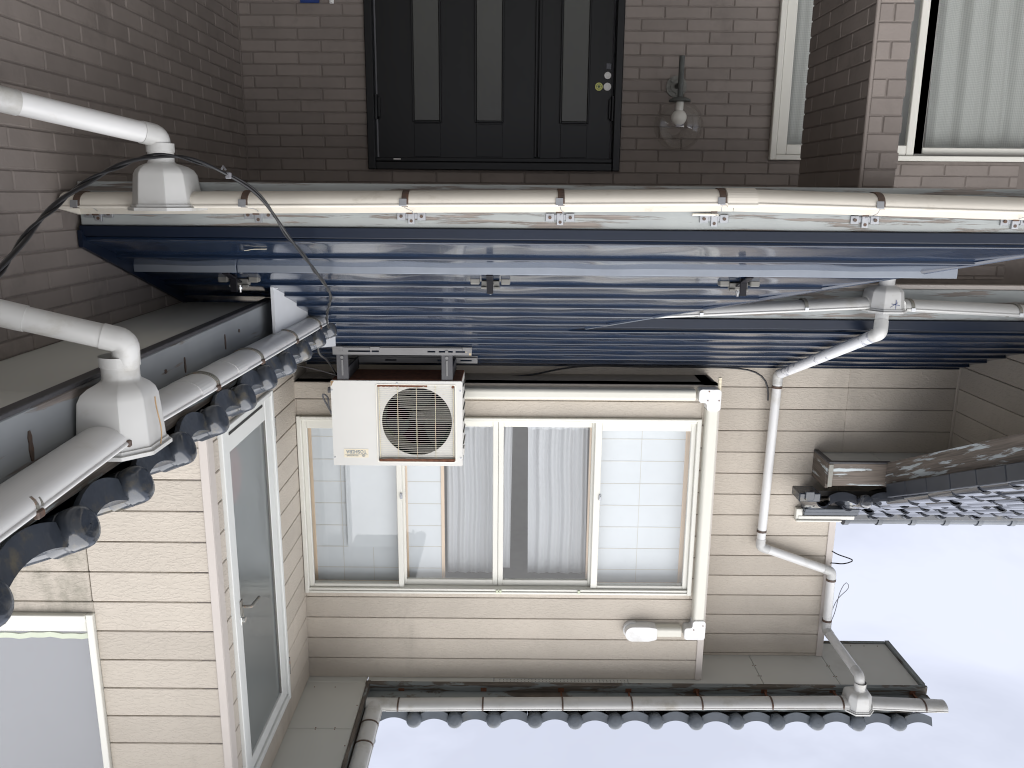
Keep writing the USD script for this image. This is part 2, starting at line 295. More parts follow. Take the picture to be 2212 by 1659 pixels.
def solo(name, m, mat, label, category, smooth=False, group=None, kind=None):
    p = path_for('/World', name); v = np.asarray(m[0], float) + (0, 0, Z0)
    o = usdkit.mesh(stage, p, (v, m[1]), MATS[mat], smooth=smooth); tags(o.GetPrim(), label, category, group, kind); return p

# ------------------------------------------------------------------ the setting
solo('ground', bx(-40, 40, -40, 40, -2.72, -2.6), 'concrete', None, None, kind='structure')

# main planes of the house, in metres
MY, BY, WY, DY, WX, LX = 5.33, 5.02, 3.50, 4.35, 1.37, -3.01
RS, RY0, RZ0 = 0.3535, 2.62, 0.142                           # the blue roof: slope, eave
roof_z = lambda y: RZ0 + RS * (y - RY0)
SOF = 3.255
HOUSE = thing('house', 'two-storey house with beige siding, brown brick porch, dark tiled eaves and blue metal roof', 'house', (0, DY, -2.6))

def pos(plane, c, sgn):
    """Turns (along, depth behind the face, height) boxes into world boxes for a wall on that plane."""
    if plane == 'y': return lambda a0, a1, d0, d1, z0, z1, ch=0.0: bx(a0, a1, c + sgn * d0, c + sgn * d1, z0, z1, ch)
    return lambda a0, a1, d0, d1, z0, z1, ch=0.0: bx(c + sgn * d0, c + sgn * d1, a0, a1, z0, z1, ch)
def cut(a0, a1, holes):
    out = [(a0, a1)]
    for h0, h1 in holes:
        out = [q for p in out for q in ((p[0], min(p[1], h0)), (max(p[0], h1), p[1])) if q[1] - q[0] > 0.012]
    return out
def slab(plane, c, sgn, a0, a1, z0, z1, holes, d0, d1):
    pl = sbox(a0, z0, a1, z1)
    for h in holes: pl = pl.difference(sbox(h[0], h[2], h[1], h[3]))
    lo, hi = sorted((c + sgn * d0, c + sgn * d1))
    m = extr(pl, 0, hi - lo, 'z'); v = m[0]
    return (np.stack([v[:, 0], lo + v[:, 2], v[:, 1]], 1), m[1][:, ::-1]) if plane == 'y' else (np.stack([lo + v[:, 2], v[:, 0], v[:, 1]], 1), m[1])
def siding(plane, c, sgn, a0, a1, z0, z1, line0, pitch, holes=(), label=None, splits=None, slope=None, stain=None):
    w = part(HOUSE, 'siding_wall', slab(plane, c, sgn, a0, a1, z0, z1 if not slope else 1.2, holes, 0.012, 0.10), 'siding_back', label=label)
    B = pos(plane, c, sgn); k = math.floor((z0 - line0) / pitch); n = 0
    while line0 + k * pitch < z1 - 0.01:
        b0, b1 = max(line0 + k * pitch + 0.002, z0), min(line0 + (k + 1) * pitch - 0.002, z1); k += 1
        if b1 - b0 < 0.012: continue
        lo = a0 if not slope else max(a0, slope(b1 - 0.03))
        if a1 - lo < 0.02: continue
        hit = [h for h in holes if h[2] < b1 - 0.004 and h[3] > b0 + 0.004]
        pieces = [(p0, p1, b0, b1) for p0, p1 in cut(lo, a1, sorted([(h[0], h[1]) for h in hit] + [(q - 0.002, q + 0.002) for q in splits or ()]))]
        for h in hit:
            if h[2] - b0 > 0.012: pieces.append((max(lo, h[0]), min(a1, h[1]), b0, h[2]))
            if b1 - h[3] > 0.012: pieces.append((max(lo, h[0]), min(a1, h[1]), h[3], b1))
        for p0, p1, q0, q1 in pieces:
            part(w, 'siding_board', B(p0, p1, 0, 0.016, q0, q1, 0.0035), 'siding_stained' if stain and stain(p0, p1, q0, q1) else f'siding_{RNG.integers(3)}')
    return w
def bricks(owner, plane, c, sgn, a0, a1, z0, z1, holes=(), keep=None, base=-0.171, course=0.0573, length=0.2285, phase=0.0, depth=0.016):
    B = pos(plane, c, sgn); k = math.floor((z0 - base) / course)
    while base + k * course < z1 - 0.01:
        b0, b1 = max(base + k * course + 0.0022, z0), min(base + (k + 1) * course - 0.0022, z1)
        sh = phase + (length / 2 if k % 2 else 0); k += 1
        if b1 - b0 < 0.012: continue
        j = math.floor((a0 - sh) / length)
        while sh + j * length < a1:
            c0, c1 = max(sh + j * length + 0.0026, a0), min(sh + (j + 1) * length - 0.0026, a1); j += 1
            if c1 - c0 < 0.015: continue
            for p0, p1 in cut(c0, c1, sorted((h[0], h[1]) for h in holes if h[2] < (b0 + b1) / 2 < h[3])):
                if keep and not keep((p0 + p1) / 2, (b0 + b1) / 2): continue
                part(owner, 'brick', B(p0, p1, 0, depth + RNG.uniform(-0.001, 0.001), b0, b1, 0.0036), f'brick_{RNG.integers(3)}')

# ------------------------------------------------------------------ brick walls of the porch
DOOR = (-0.55, 0.742, -2.45, -0.122)
LOWIN = (-3.4, -1.318, -1.7, -0.184)
bw = part(HOUSE, 'brick_wall', slab('y', DY, 1, -4.2, WX, -2.6, 0.62, [DOOR, LOWIN], 0.0045, 0.11), 'mortar')
bricks(bw, 'y', DY, 1, -2.62, WX - 0.004, -0.99, -0.01, [DOOR, LOWIN], keep=lambda a, z: z > -1 and (a > -1.5 or z > -0.3), phase=0.052)
bricks(bw, 'y', DY, 1, -2.62, -1.55, 0.0, 0.42, [], keep=lambda a, z: a < -1.75 and z > 0.12, phase=0.052)
sw = part(HOUSE, 'brick_wall', slab('x', WX, 1, -1.5, DY + 0.1, -2.6, 0.448, [], 0.0045, 0.11), 'mortar')
bricks(sw, 'x', WX, 1, 1.85, DY - 0.004, -0.99, 0.445, keep=lambda y, z: z > -0.62 - 0.16 * (y - 2.2) and (z < -0.0 and not (y > 2.9 and z > -0.06)) or (y < 2.62) or (z > roof_z(y) - 0.05), phase=0.02)
part(HOUSE, 'corner_bead', bx(WX - 0.006, WX + 0.004, DY - 0.004, DY + 0.003, -2.6, -0.02, 0.002), 'mortar')
# the column carrying the porch roof
PIL = thing('porch_pillar', 'brown brick pillar standing in front of the lace-curtained window under the gutter', 'pillar', (-1.22, 3.1, -2.6))
PX0, PX1, PY0, PY1 = -1.280, -1.157, 2.80, 3.40
part(PIL, 'pillar_core', bx(PX0 + 0.004, PX1 - 0.004, PY0 + 0.004, PY1 - 0.004, -2.6, -0.03), 'mortar')
bricks(PIL, 'y', PY0, 1, PX0, PX1 - 0.012, -0.76, -0.03, phase=-1.2285 - 0.11, base=-0.149, course=0.0572, length=0.123 * 2 / 2 + 0.0, depth=0.012)
bricks(PIL, 'x', PX1, -1, PY0 + 0.003, PY1, -0.76, -0.03, phase=2.86, base=-0.149, course=0.0572, depth=0.012)
part(PIL, 'corner_bead', bx(PX1 - 0.011, PX1 + 0.001, PY0 - 0.003, PY0 + 0.010, -2.6, -0.03, 0.003), 'brick_2')
part(PIL, 'brick_shaft', cat(bx(PX0 + 0.002, PX1 - 0.002, PY0 + 0.002, PY1 - 0.002, -2.6, -0.76)), 'brick_1')

# ------------------------------------------------------------------ front door
dr = part(HOUSE, 'front_door', bx(DOOR[0] + 0.05, DOOR[1] - 0.05, DY + 0.03, DY + 0.07, DOOR[2], DOOR[3] - 0.045), 'door_black')
fr = cat(bx(DOOR[0], DOOR[0] + 0.038, DY - 0.022, DY + 0.06, DOOR[2], DOOR[3], 0.004), bx(DOOR[1] - 0.038, DOOR[1], DY - 0.022, DY + 0.06, DOOR[2], DOOR[3], 0.004),
         bx(DOOR[0] + 0.038, DOOR[1] - 0.038, DY - 0.019, DY + 0.06, DOOR[3] - 0.04, DOOR[3], 0.004), bx(DOOR[0] + 0.038, DOOR[1] - 0.038, DY - 0.005, DY + 0.06, DOOR[3] - 0.062, DOOR[3] - 0.041, 0.003))
part(dr, 'door_frame', fr, 'door_black')
part(dr, 'meeting_stile', cat(bx(-0.142, -0.128, DY + 0.008, DY + 0.03, DOOR[2], DOOR[3] - 0.065, 0.003), bx(-0.125, -0.110, DY + 0.014, DY + 0.03, DOOR[2], DOOR[3] - 0.065, 0.003)), 'door_black')
for g0, g1 in ((0.371, 0.507), (0.053, 0.189), (-0.382, -0.245)):
    p = part(dr, 'glass_panel', bx(g0 + 0.003, g1 - 0.003, DY + 0.012, DY + 0.03, DOOR[2] + 0.2, -0.366, 0.003), 'door_glass')
    part(p, 'panel_rim', cat(bx(g0 - 0.006, g0 + 0.003, DY + 0.008, DY + 0.03, DOOR[2] + 0.2, -0.358, 0.002), bx(g1 - 0.003, g1 + 0.006, DY + 0.008, DY + 0.03, DOOR[2] + 0.2, -0.358, 0.002), bx(g0 + 0.003, g1 - 0.003, DY + 0.008, DY + 0.03, -0.366, -0.358, 0.002)), 'door_black')
    part(dr, 'pressed_band', bx(g0, g1, DY + 0.024, DY + 0.031, -0.352, DOOR[3] - 0.067, 0.002), 'door_black')
for x in (-0.508, 0.698):
    part(dr, 'hinge', cat(rod((x, DY + 0.004, -0.49), (x, DY + 0.004, -0.37), 0.011), bx(x - 0.02, x + 0.02, DY + 0.008, DY + 0.03, -0.48, -0.38, 0.003)), 'door_black', 30)
disc = lambda x, z, r, y=DY + 0.024, t=0.006, n=30: tube([(x, y + t, z), (x, y, z)], r, n)
part(dr, 'lock_cover', disc(-0.479, -0.593, 0.017), 'sticker_white', 30)
part(dr, 'lock_cover', disc(-0.479, -0.539, 0.019), 'sticker_white', 30)
st = part(dr, 'round_sticker', disc(-0.436, -0.539, 0.0195, t=0.004), 'sticker_yellow', 30, label='round yellow-green sticker with dark print')
part(st, 'print_mark', cat(*[disc(-0.436 + 0.0125 * math.cos(a), -0.539 + 0.0125 * math.sin(a), 0.0022, DY + 0.0232, 0.002, 8) for a in np.linspace(0, 2 * math.pi, 12, endpoint=False)], bx(-0.440, -0.432, DY + 0.0232, DY + 0.026, -0.545, -0.533), bx(-0.4435, -0.4285, DY + 0.0233, DY + 0.026, -0.541, -0.538)), 'sticker_ink')
part(dr, 'small_sticker', bx(-0.495, -0.471, DY + 0.027, DY + 0.031, -0.651, -0.623, 0.001), 'sticker_grey')
part(dr, 'maker_tag', bx(0.575, 0.612, DY - 0.008, DY - 0.004, -0.178, -0.171), 'sticker_white')
part(HOUSE, 'interior_wall', bx(-4.0, 1.3, DY + 0.9, DY + 0.95, -2.6, 0.4), 'interior')
NP = thing('wall_plate', 'blue plate on the dark brick wall beside the black door', 'plate', (1.02, DY, -0.99))
part(NP, 'plate_body', bx(0.962, 1.056, DY - 0.006, DY - 0.0005, -1.06, -0.915, 0.002), 'plate_blue')
NB = thing('wall_bracket', 'small white bracket on the brick wall near the blue plate', 'bracket', (0.9, DY, -0.95))
part(NB, 'bracket_body', cat(bx(0.889, 0.911, DY - 0.012, DY - 0.0005, -1.0, -0.912, 0.002), bx(0.896, 0.904, DY - 0.02, DY - 0.012, -0.935, -0.915, 0.001)), 'sticker_white')

# ------------------------------------------------------------------ lamp on the wall
LP = thing('wall_lamp', 'clear glass globe lamp with a white bulb on an iron wall bracket', 'lamp', (-0.822, DY, -0.54))
lx, ly = -0.824, 4.235
part(LP, 'wall_flange', cat(tube([(lx, DY, -0.538), (lx, DY - 0.012, -0.538)], 0.052, 30), tube([(lx, DY - 0.012, -0.538), (lx, DY - 0.018, -0.538)], 0.03, 24), *[tube([(lx + 0.036 * math.cos(a), DY - 0.010, -0.538 + 0.036 * math.sin(a)), (lx + 0.036 * math.cos(a), DY - 0.018, -0.538 + 0.036 * math.sin(a))], 0.007, 10) for a in (0.5, 1.7, 2.9, 4.2, 5.4)]), 'lamp_flange', 30)
part(LP, 'arm', tube([(lx, DY - 0.01, -0.538), (lx, ly, -0.538)], 0.012), 'lamp_iron', 30)
part(LP, 'stem', tube([(lx, ly, -0.668), (lx, ly, -0.474)], 0.0135, 18), 'lamp_iron', 30)
part(LP, 'cap', lathe([(0.001, -0.476), (0.03, -0.474), (0.052, -0.464), (0.054, -0.456), (0.03, -0.454), (0.001, -0.454)], (lx, ly, 0)), 'lamp_iron', 30)
part(LP, 'socket', lathe([(0.001, -0.456), (0.019, -0.455), (0.019, -0.418), (0.016, -0.412), (0.001, -0.41)], (lx, ly, 0)), 'bulb_white', 30)
t = np.linspace(0, math.pi, 18)
part(LP, 'bulb', lathe(np.stack([np.maximum(0.038 * np.sin(t), 0.0008), -0.380 - 0.038 * np.cos(t)], 1), (lx, ly, 0)), 'bulb_white', True)
t = np.linspace(0.34, math.pi, 26)
part(LP, 'glass_globe', lathe(np.stack([np.maximum(0.121 * np.sin(t), 0.0008), -0.342 - 0.121 * np.cos(t)], 1), (lx, ly, 0), 40), 'globe_glass', True)

# ------------------------------------------------------------------ ground-floor window behind the pillar
def window(opening, y, label=None):
    x0, x1, z0, z1 = opening
    w = part(HOUSE, 'window', cat(bx(x0, x0 + 0.03, y - 0.025, y + 0.07, z0, z1, 0.003), bx(x1 - 0.03, x1, y - 0.025, y + 0.07, z0, z1, 0.003), bx(x0 + 0.03, x1 - 0.03, y - 0.022, y + 0.07, z1 - 0.026, z1, 0.003), bx(x0 + 0.03, x1 - 0.03, y - 0.03, y + 0.07, z0, z0 + 0.03, 0.003)), 'sash', label=label)
    return w
def sash(w, x0, x1, z0, z1, y, lw, rw, top, bot, mat='sash', glass='pane'):
    s = part(w, 'sash', cat(bx(x0, x0 + lw, y, y + 0.028, z0, z1, 0.003), bx(x1 - rw, x1, y, y + 0.028, z0, z1, 0.003), bx(x0 + lw, x1 - rw, y + 0.001, y + 0.027, z1 - top, z1, 0.003), bx(x0 + lw, x1 - rw, y + 0.001, y + 0.027, z0, z0 + bot, 0.003)), mat)
    part(w, 'pane', grid([[(x0 + lw, y + 0.013, z0 + bot), (x1 - rw, y + 0.013, z0 + bot)], [(x0 + lw, y + 0.013, z1 - top), (x1 - rw, y + 0.013, z1 - top)]]), glass)
    return s
lw = window((-3.4, -1.318, -1.7, -0.186), DY, 'window with cream sash and lace curtain behind')
part(lw, 'frame_groove', cat(bx(-1.349, -1.343, DY - 0.012, DY + 0.01, -1.7, -0.21), bx(-3.36, -1.35, DY - 0.006, DY + 0.01, -0.222, -0.214)), 'rail_grey')
sash(lw, -2.06, -1.352, -1.66, -0.213, DY - 0.008, 0.04, 0.052, 0.05, 0.06)
sash(lw, -2.118, -1.95, -1.66, -0.213, DY + 0.024, 0.056, 0.02, 0.05, 0.06)
sash(lw, -3.37, -2.062, -1.66, -0.213, DY + 0.024, 0.06, 0.056, 0.042, 0.06)
part(HOUSE, 'window_room', cat(bx(-3.45, -1.3, DY + 0.55, DY + 0.58, -1.75, -0.13), bx(-3.45, -1.3, DY + 0.11, DY + 0.55, -0.16, -0.13), bx(-1.3, -1.27, DY + 0.11, DY + 0.58, -1.75, -0.13), bx(-3.48, -3.45, DY + 0.11, DY + 0.58, -1.75, -0.13)), 'interior')
def drape(x0, x1, z0, z1, y, amp, waves, seed, flare=0.0, nx=110, nz=16, lean=0.0, scallop=0.0):
    u, v = np.meshgrid(np.linspace(0, 1, nx), np.linspace(0, 1, nz)); r = np.random.default_rng(seed); ph = r.uniform(0, 6.28, 4)
    a = amp * (0.45 + 0.55 * v)
    yy = y + a * (np.sin(2 * math.pi * waves * u + ph[0] + 0.4 * v) + 0.5 * np.sin(2 * math.pi * waves * 2.13 * u + ph[1]) + 0.35 * np.sin(2 * math.pi * waves * 0.47 * u + ph[2] - v))
    xx = x0 + (x1 - x0) * u + flare * v * (u - 0.5) + lean * v + 0.006 * np.sin(9 * v + ph[3]) * (u * (1 - u) * 4)
    zz = z1 + (z0 - z1) * v + scallop * (np.cos(2 * math.pi * waves * u)) * (1 - v)
    return grid(np.stack([xx, yy, zz], -1))
lc = thing('lace_curtain', 'pale lace net curtain in long folds behind the big window right of the pillar', 'curtain', (-2.6, DY + 0.12, -1.7), group='lace curtains of the porch window')
part(lc, 'net', drape(-3.3, -2.185, -1.7, -0.262, DY + 0.13, 0.024, 8, 3, lean=0.03), 'lace', True)
part(lc, 'hem', drape(-3.3, -2.185, -0.268, -0.236, DY + 0.128, 0.005, 9, 3, scallop=0.004), 'lace_hem', True)
lc2 = thing('lace_curtain', 'narrow strip of lace net curtain seen left of the pillar beside the lamp wall', 'curtain', (-1.6, DY + 0.12, -1.7), group='lace curtains of the porch window')
part(lc2, 'net', drape(-1.93, -1.42, -1.7, -0.29, DY + 0.11, 0.012, 4.5, 5), 'lace', True)
part(lc2, 'hem', drape(-1.93, -1.42, -0.296, -0.262, DY + 0.108, 0.005, 4.5, 5, scallop=0.004), 'lace_hem', True)

# ------------------------------------------------------------------ siding walls of the upper floor
siding('y', MY, 1, -2.275, -1.0, 1.03, SOF, 1.246, 0.1529, label='flat siding wall left of the bay')
siding('y', MY, 1, LX, -2.275, 1.03, 2.06, 1.246, 0.1529)
siding('x', LX, -1, 4.05, MY, 0.6, 1.82, 1.246 - 0.1529 * 3, 0.1529, slope=lambda z: 5.06 + (z - 1.72) / 0.452)
part(HOUSE, 'siding_back_wall', cat(bx(-1.3, WX + 0.1, MY + 0.012, MY + 0.1, 1.0, 1.2), bx(-1.3, WX, MY - 0.006, MY + 0.012, 1.0, 1.2), bx(WX + 0.001, WX + 0.1, BY - 0.002, MY + 0.1, 0.6, SOF)), 'siding_1')
BWIN = (-1.222, 1.366, 1.385, 2.612)
siding('y', BY, 1, -1.325, WX + 0.03, 1.165, SOF, 1.2745, 0.1527, [BWIN], label='siding around the wide bay window')
siding('x', -1.325, 1, BY + 0.003, MY - 0.002, 1.165, SOF, 1.2745, 0.1527)
part(HOUSE, 'bay_underside', bx(-1.30, WX, BY + 0.02, MY - 0.008, 1.165, 1.182), 'siding_0')
GD = (3.66, 4.50, 1.09, 3.06)
siding('x', WX, 1, WY + 0.003, BY - 0.003, 0.6, SOF, 1.274, 0.1521, [GD])
WWIN = (1.958, 3.4, 1.94, 3.2)
siding('y', WY, 1, WX + 0.004, 3.6, 0.62, SOF, 1.274, 0.1521, [WWIN], splits=[2.376, 1.962], stain=lambda p0, p1, q0, q1: p0 > 1.9 and q1 < 1.96 and q1 > 1.3)
part(HOUSE, 'joint_strip', cat(bx(2.366, 2.386, WY - 0.005, WY + 0.01, 0.7, 1.938, 0.002), bx(2.372, 2.380, WY - 0.008, WY - 0.004, 0.7, 1.938, 0.001)), 'siding_trim')
part(HOUSE, 'corner_trim', cat(bx(WX - 0.008, WX + 0.03, WY - 0.008, WY + 0.004, 0.6, SOF - 0.002, 0.003), bx(WX - 0.008, WX + 0.004, WY + 0.004, WY + 0.075, 0.6, SOF - 0.002, 0.003)), 'siding_trim')
part(HOUSE, 'corner_trim', cat(bx(-2.283, -2.235, MY - 0.008, MY + 0.004, 2.06, SOF - 0.002, 0.003), bx(-2.283, -2.271, MY + 0.004, MY + 0.08, 2.06, SOF - 0.002, 0.003)), 'siding_trim')
part(HOUSE, 'corner_trim', cat(bx(-1.333, -1.288, BY - 0.008, BY + 0.004, 1.165, SOF - 0.002, 0.003), bx(-1.333, -1.321, BY + 0.004, BY + 0.06, 1.165, SOF - 0.002, 0.003)), 'siding_trim')
part(HOUSE, 'corner_trim', bx(LX - 0.002, LX + 0.016, MY - 0.016, MY - 0.001, 1.03, 1.9, 0.003), 'siding_2')
part(HOUSE, 'end_wall', cat(bx(-2.28, -2.2, MY + 0.08, 9.0, 1.0, SOF), bx(LX - 2.5, LX - 0.1, MY + 0.1, MY + 0.2, -2.6, 1.5), bx(-4.2, LX - 0.1, 4.05, 4.15, -2.6, 1.2)), 'siding_1')

# bay window
wn = part(HOUSE, 'window', cat(bx(BWIN[0], BWIN[0] + 0.028, BY - 0.022, BY + 0.1, BWIN[2], BWIN[3], 0.003), bx(BWIN[1] - 0.028, BWIN[1], BY - 0.022, BY + 0.1, BWIN[2], BWIN[3], 0.003),
    bx(BWIN[0] + 0.028, BWIN[1] - 0.028, BY - 0.02, BY + 0.1, BWIN[3] - 0.016, BWIN[3], 0.003), bx(BWIN[0] + 0.028, BWIN[1] - 0.028, BY - 0.014, BY + 0.1, BWIN[3] - 0.034, BWIN[3] - 0.018, 0.003),
    bx(BWIN[0] + 0.028, BWIN[1] - 0.028, BY - 0.03, BY + 0.1, BWIN[2], BWIN[2] + 0.014, 0.003), bx(BWIN[0] + 0.028, BWIN[1] - 0.028, BY - 0.016, BY + 0.1, BWIN[2] + 0.016, BWIN[2] + 0.03, 0.003)), 'sash', label='four-pane sliding window with cream sash')
zb, zt = BWIN[2] + 0.031, BWIN[3] - 0.035
sash(wn, 0.706, 1.338, zb, zt, BY + 0.004, 0.034, 0.03, 0.022, 0.055)
sash(wn, -1.194, -0.547, zb, zt, BY + 0.004, 0.03, 0.044, 0.022, 0.055)
sash(wn, 0.078, 0.72, zb, zt, BY + 0.038, 0.034, 0.03, 0.042, 0.045)
sash(wn, -0.56, 0.076, zb, zt, BY + 0.038, 0.03, 0.034, 0.042, 0.045)
for x in (0.70, -0.60):
    part(wn, 'catch', cat(bx(x + 0.002, x + 0.018, BY - 0.006, BY + 0.004, 1.905, 1.945, 0.003), bx(x + 0.004, x + 0.012, BY - 0.012, BY - 0.006, 1.915, 1.932, 0.002)), 'galvanised')
for x in (0.08, 0.058, -0.468):
    part(wn, 'sash_stop', bx(x - 0.008, x + 0.008, BY - 0.024, BY - 0.012, BWIN[3] - 0.032, BWIN[3] - 0.008, 0.002), 'foam_green')
part(wn, 'room_lining', cat(bx(-1.3, WX, BY + 1.5, BY + 1.55, 1.2, 2.9), bx(-1.3, WX, BY + 0.11, BY + 1.5, 2.80, 2.83), bx(-1.3, WX, BY + 0.11, BY + 1.5, 1.25, 1.28), bx(WX, WX + 0.03, BY + 0.1, BY + 1.5, 1.2, 2.9), bx(-1.33, -1.3, BY + 0.34, BY + 1.5, 1.2, 2.9)), 'interior')
SG = 'paper screens behind the bay window'
def shoji(x0, x1, label, nx, edge=0.022):
    s = thing('shoji_screen', label, 'screen', ((x0 + x1) / 2, BY + 0.12, 1.4), group='paper screens behind the bay window'); y = BY + 0.115
    part(s, 'paper', bx(x0 + 0.006, x1 - 0.006, y + 0.004, y + 0.006, 1.42, 2.595), 'paper')
    part(s, 'screen_frame', cat(bx(x0, x0 + edge, y - 0.004, y + 0.02, 1.40, 2.6, 0.002), bx(x1 - edge, x1, y - 0.004, y + 0.02, 1.40, 2.6, 0.002), bx(x0 + edge, x1 - edge, y, y + 0.02, 1.40, 1.43, 0.002), bx(x0 + edge, x1 - edge, y, y + 0.02, 2.585, 2.6, 0.002)), 'shoji_wood')
    for k in range(7):
        z = 1.56 + 0.155 * k + RNG.uniform(-0.002, 0.002); part(s, 'lattice_bar', bx(x0 + edge, x1 - edge, y + 0.0028, y + 0.004, z - 0.0022, z + 0.0022), 'paper_line')
    for k in range(nx):
        x = x0 + (x1 - x0) * (k + 1) / (nx + 1); part(s, 'lattice_bar', bx(x - 0.0016, x + 0.0016, y + 0.0025, y + 0.004, 1.43, 2.585), 'paper_line')
shoji(0.72, 1.33, 'paper screen with tan lattice behind the pane nearest the glazed door', 2)
shoji(0.438, 0.705, 'half-width paper screen with tan edge just above the air conditioner fan', 0)
shoji(-1.185, -0.55, 'paper screen behind the pane nearest the white pipe cover', 1, 0.03)
part(thing('white_sheet', 'plain white sheet hung behind the glass above the air conditioner', 'sheet', (0.95, BY + 0.06, 1.5)), 'sheet', bx(0.745, 1.09, BY + 0.095, BY + 0.098, 1.43, 2.33), 'paper')
cA = thing('sheer_curtain', 'white sheer curtain beside the half-width paper screen', 'curtain', (0.26, BY + 0.15, 1.42), group='sheer curtains of the bay window')
part(cA, 'cloth', drape(0.10, 0.425, 1.425, 2.54, BY + 0.16, 0.014, 4, 11), 'sheer', True); part(cA, 'hem', drape(0.10, 0.425, 1.424, 1.50, BY + 0.152, 0.010, 4, 11, scallop=0.006, nz=4), 'sheer', True)
cB = thing('sheer_curtain', 'wide white sheer curtain beside the dark gap in the middle of the bay window', 'curtain', (-0.33, BY + 0.15, 1.42), group='sheer curtains of the bay window')
part(cB, 'cloth', drape(-0.525, -0.128, 1.425, 2.54, BY + 0.16, 0.015, 4.5, 12, lean=0.012), 'sheer', True); part(cB, 'hem', drape(-0.515, -0.115, 1.424, 1.505, BY + 0.15, 0.010, 4.5, 12, scallop=0.006, nz=4), 'sheer', True)
cC = thing('sheer_curtain', 'thin strip of white sheer curtain against the middle stile of the bay window', 'curtain', (0.02, BY + 0.15, 1.42), group='sheer curtains of the bay window')
part(cC, 'cloth', drape(-0.004, 0.06, 1.43, 2.5, BY + 0.15, 0.006, 1.2, 13, lean=-0.012), 'sheer', True)
part(thing('screen_edge', 'tan wooden upright behind the glass beside the wide sheer curtain', 'post', (-0.53, BY + 0.1, 1.4)), 'upright', bx(-0.548, -0.522, BY + 0.1, BY + 0.13, 1.40, 2.57, 0.002), 'shoji_wood')

# glazed balcony door in the side wall
gd = part(HOUSE, 'glazed_door', cat(bx(WX - 0.02, WX + 0.08, GD[0], GD[0] + 0.05, GD[2], GD[3], 0.004), bx(WX - 0.02, WX + 0.08, GD[1] - 0.035, GD[1], GD[2], GD[3], 0.004), bx(WX - 0.018, WX + 0.08, GD[0] + 0.05, GD[1] - 0.035, GD[3] - 0.04, GD[3], 0.004), bx(WX - 0.018, WX + 0.08, GD[0] + 0.05, GD[1] - 0.035, GD[2], GD[2] + 0.03, 0.004)), 'sash_white', label='white framed door with tall frosted glass')
part(gd, 'leaf_frame', cat(bx(WX - 0.006, WX + 0.03, GD[0] + 0.053, GD[0] + 0.125, GD[2] + 0.033, GD[3] - 0.043, 0.003), bx(WX - 0.006, WX + 0.03, GD[1] - 0.125, GD[1] - 0.038, GD[2] + 0.033, GD[3] - 0.043, 0.003),
    bx(WX - 0.004, WX + 0.03, GD[0] + 0.125, GD[1] - 0.125, GD[3] - 0.115, GD[3] - 0.043, 0.003), bx(WX - 0.004, WX + 0.03, GD[0] + 0.125, GD[1] - 0.125, GD[2] + 0.033, GD[2] + 0.145, 0.003)), 'sash_white')
part(gd, 'frosted_pane', grid([[(WX + 0.01, GD[1] - 0.125, GD[2] + 0.145), (WX + 0.01, GD[0] + 0.125, GD[2] + 0.145)], [(WX + 0.01, GD[1] - 0.125, GD[3] - 0.115), (WX + 0.01, GD[0] + 0.125, GD[3] - 0.115)]]), 'frosted')
part(gd, 'glazing_bead', cat(bx(WX - 0.001, WX + 0.008, GD[0] + 0.122, GD[0] + 0.128, GD[2] + 0.145, GD[3] - 0.115), bx(WX - 0.001, WX + 0.008, GD[1] - 0.130, GD[1] - 0.122, GD[2] + 0.145, GD[3] - 0.115)), 'rail_grey')
part(gd, 'vent_slot', bx(WX - 0.0075, WX, GD[0] + 0.13, GD[1] - 0.17, GD[2] + 0.045, GD[2] + 0.058), 'rubber')
hd = part(gd, 'handle', cat(bx(WX - 0.012, WX - 0.004, 3.765, 3.80, 2.02, 2.10, 0.003), tube(bend([(WX - 0.008, 3.785, 2.056), (WX - 0.058, 3.785, 2.056), (WX - 0.062, 3.90, 2.064)], 0.015), 0.0085)), 'band_grey', 30)
part(gd, 'key_cylinder', cat(tube([(WX - 0.004, 3.785, 2.13), (WX - 0.024, 3.785, 2.13)], 0.014), bx(WX - 0.01, WX - 0.002, 3.765, 3.805, 2.108, 2.152, 0.002)), 'bolt_steel', 30)
for z in (1.315, 2.85):
    part(gd, 'hinge', cat(rod((WX - 0.014, 4.512, z - 0.055), (WX - 0.014, 4.512, z - 0.003), 0.0085), rod((WX - 0.014, 4.512, z + 0.003), (WX - 0.014, 4.512, z + 0.055), 0.0085), bx(WX - 0.016, WX - 0.004, 4.49, 4.51, z - 0.05, z + 0.05)), 'band_grey', 30)
part(gd, 'room_lining', cat(bx(WX + 0.9, WX + 0.93, 3.62, 4.9, 0.9, 3.2), bx(WX + 0.12, WX + 0.9, 3.60, 3.63, 0.9, 3.2), bx(WX + 0.12, WX + 0.9, 4.9, 4.93, 0.9, 3.2), bx(WX + 0.12, WX + 0.9, 3.6, 4.9, 3.2, 3.23), bx(WX + 0.12, WX + 0.9, 3.6, 4.9, 0.9, 0.93)), 'interior')
rc = trimesh.creation.icosphere(2); rcv = np.array(rc.vertices) * (0.03, 0.13, 0.16); rcv += 0.01 * (meshkit.noise(rcv * 20)[:, None] - 0.5)
part(thing('red_bundle', 'blurred red bundle behind the frosted glass of the balcony door', 'bundle', (WX + 0.06, 3.93, 1.35)), 'bundle', (rcv + (WX + 0.05, 3.93, 1.40), rc.faces), 'red_cloth', True)

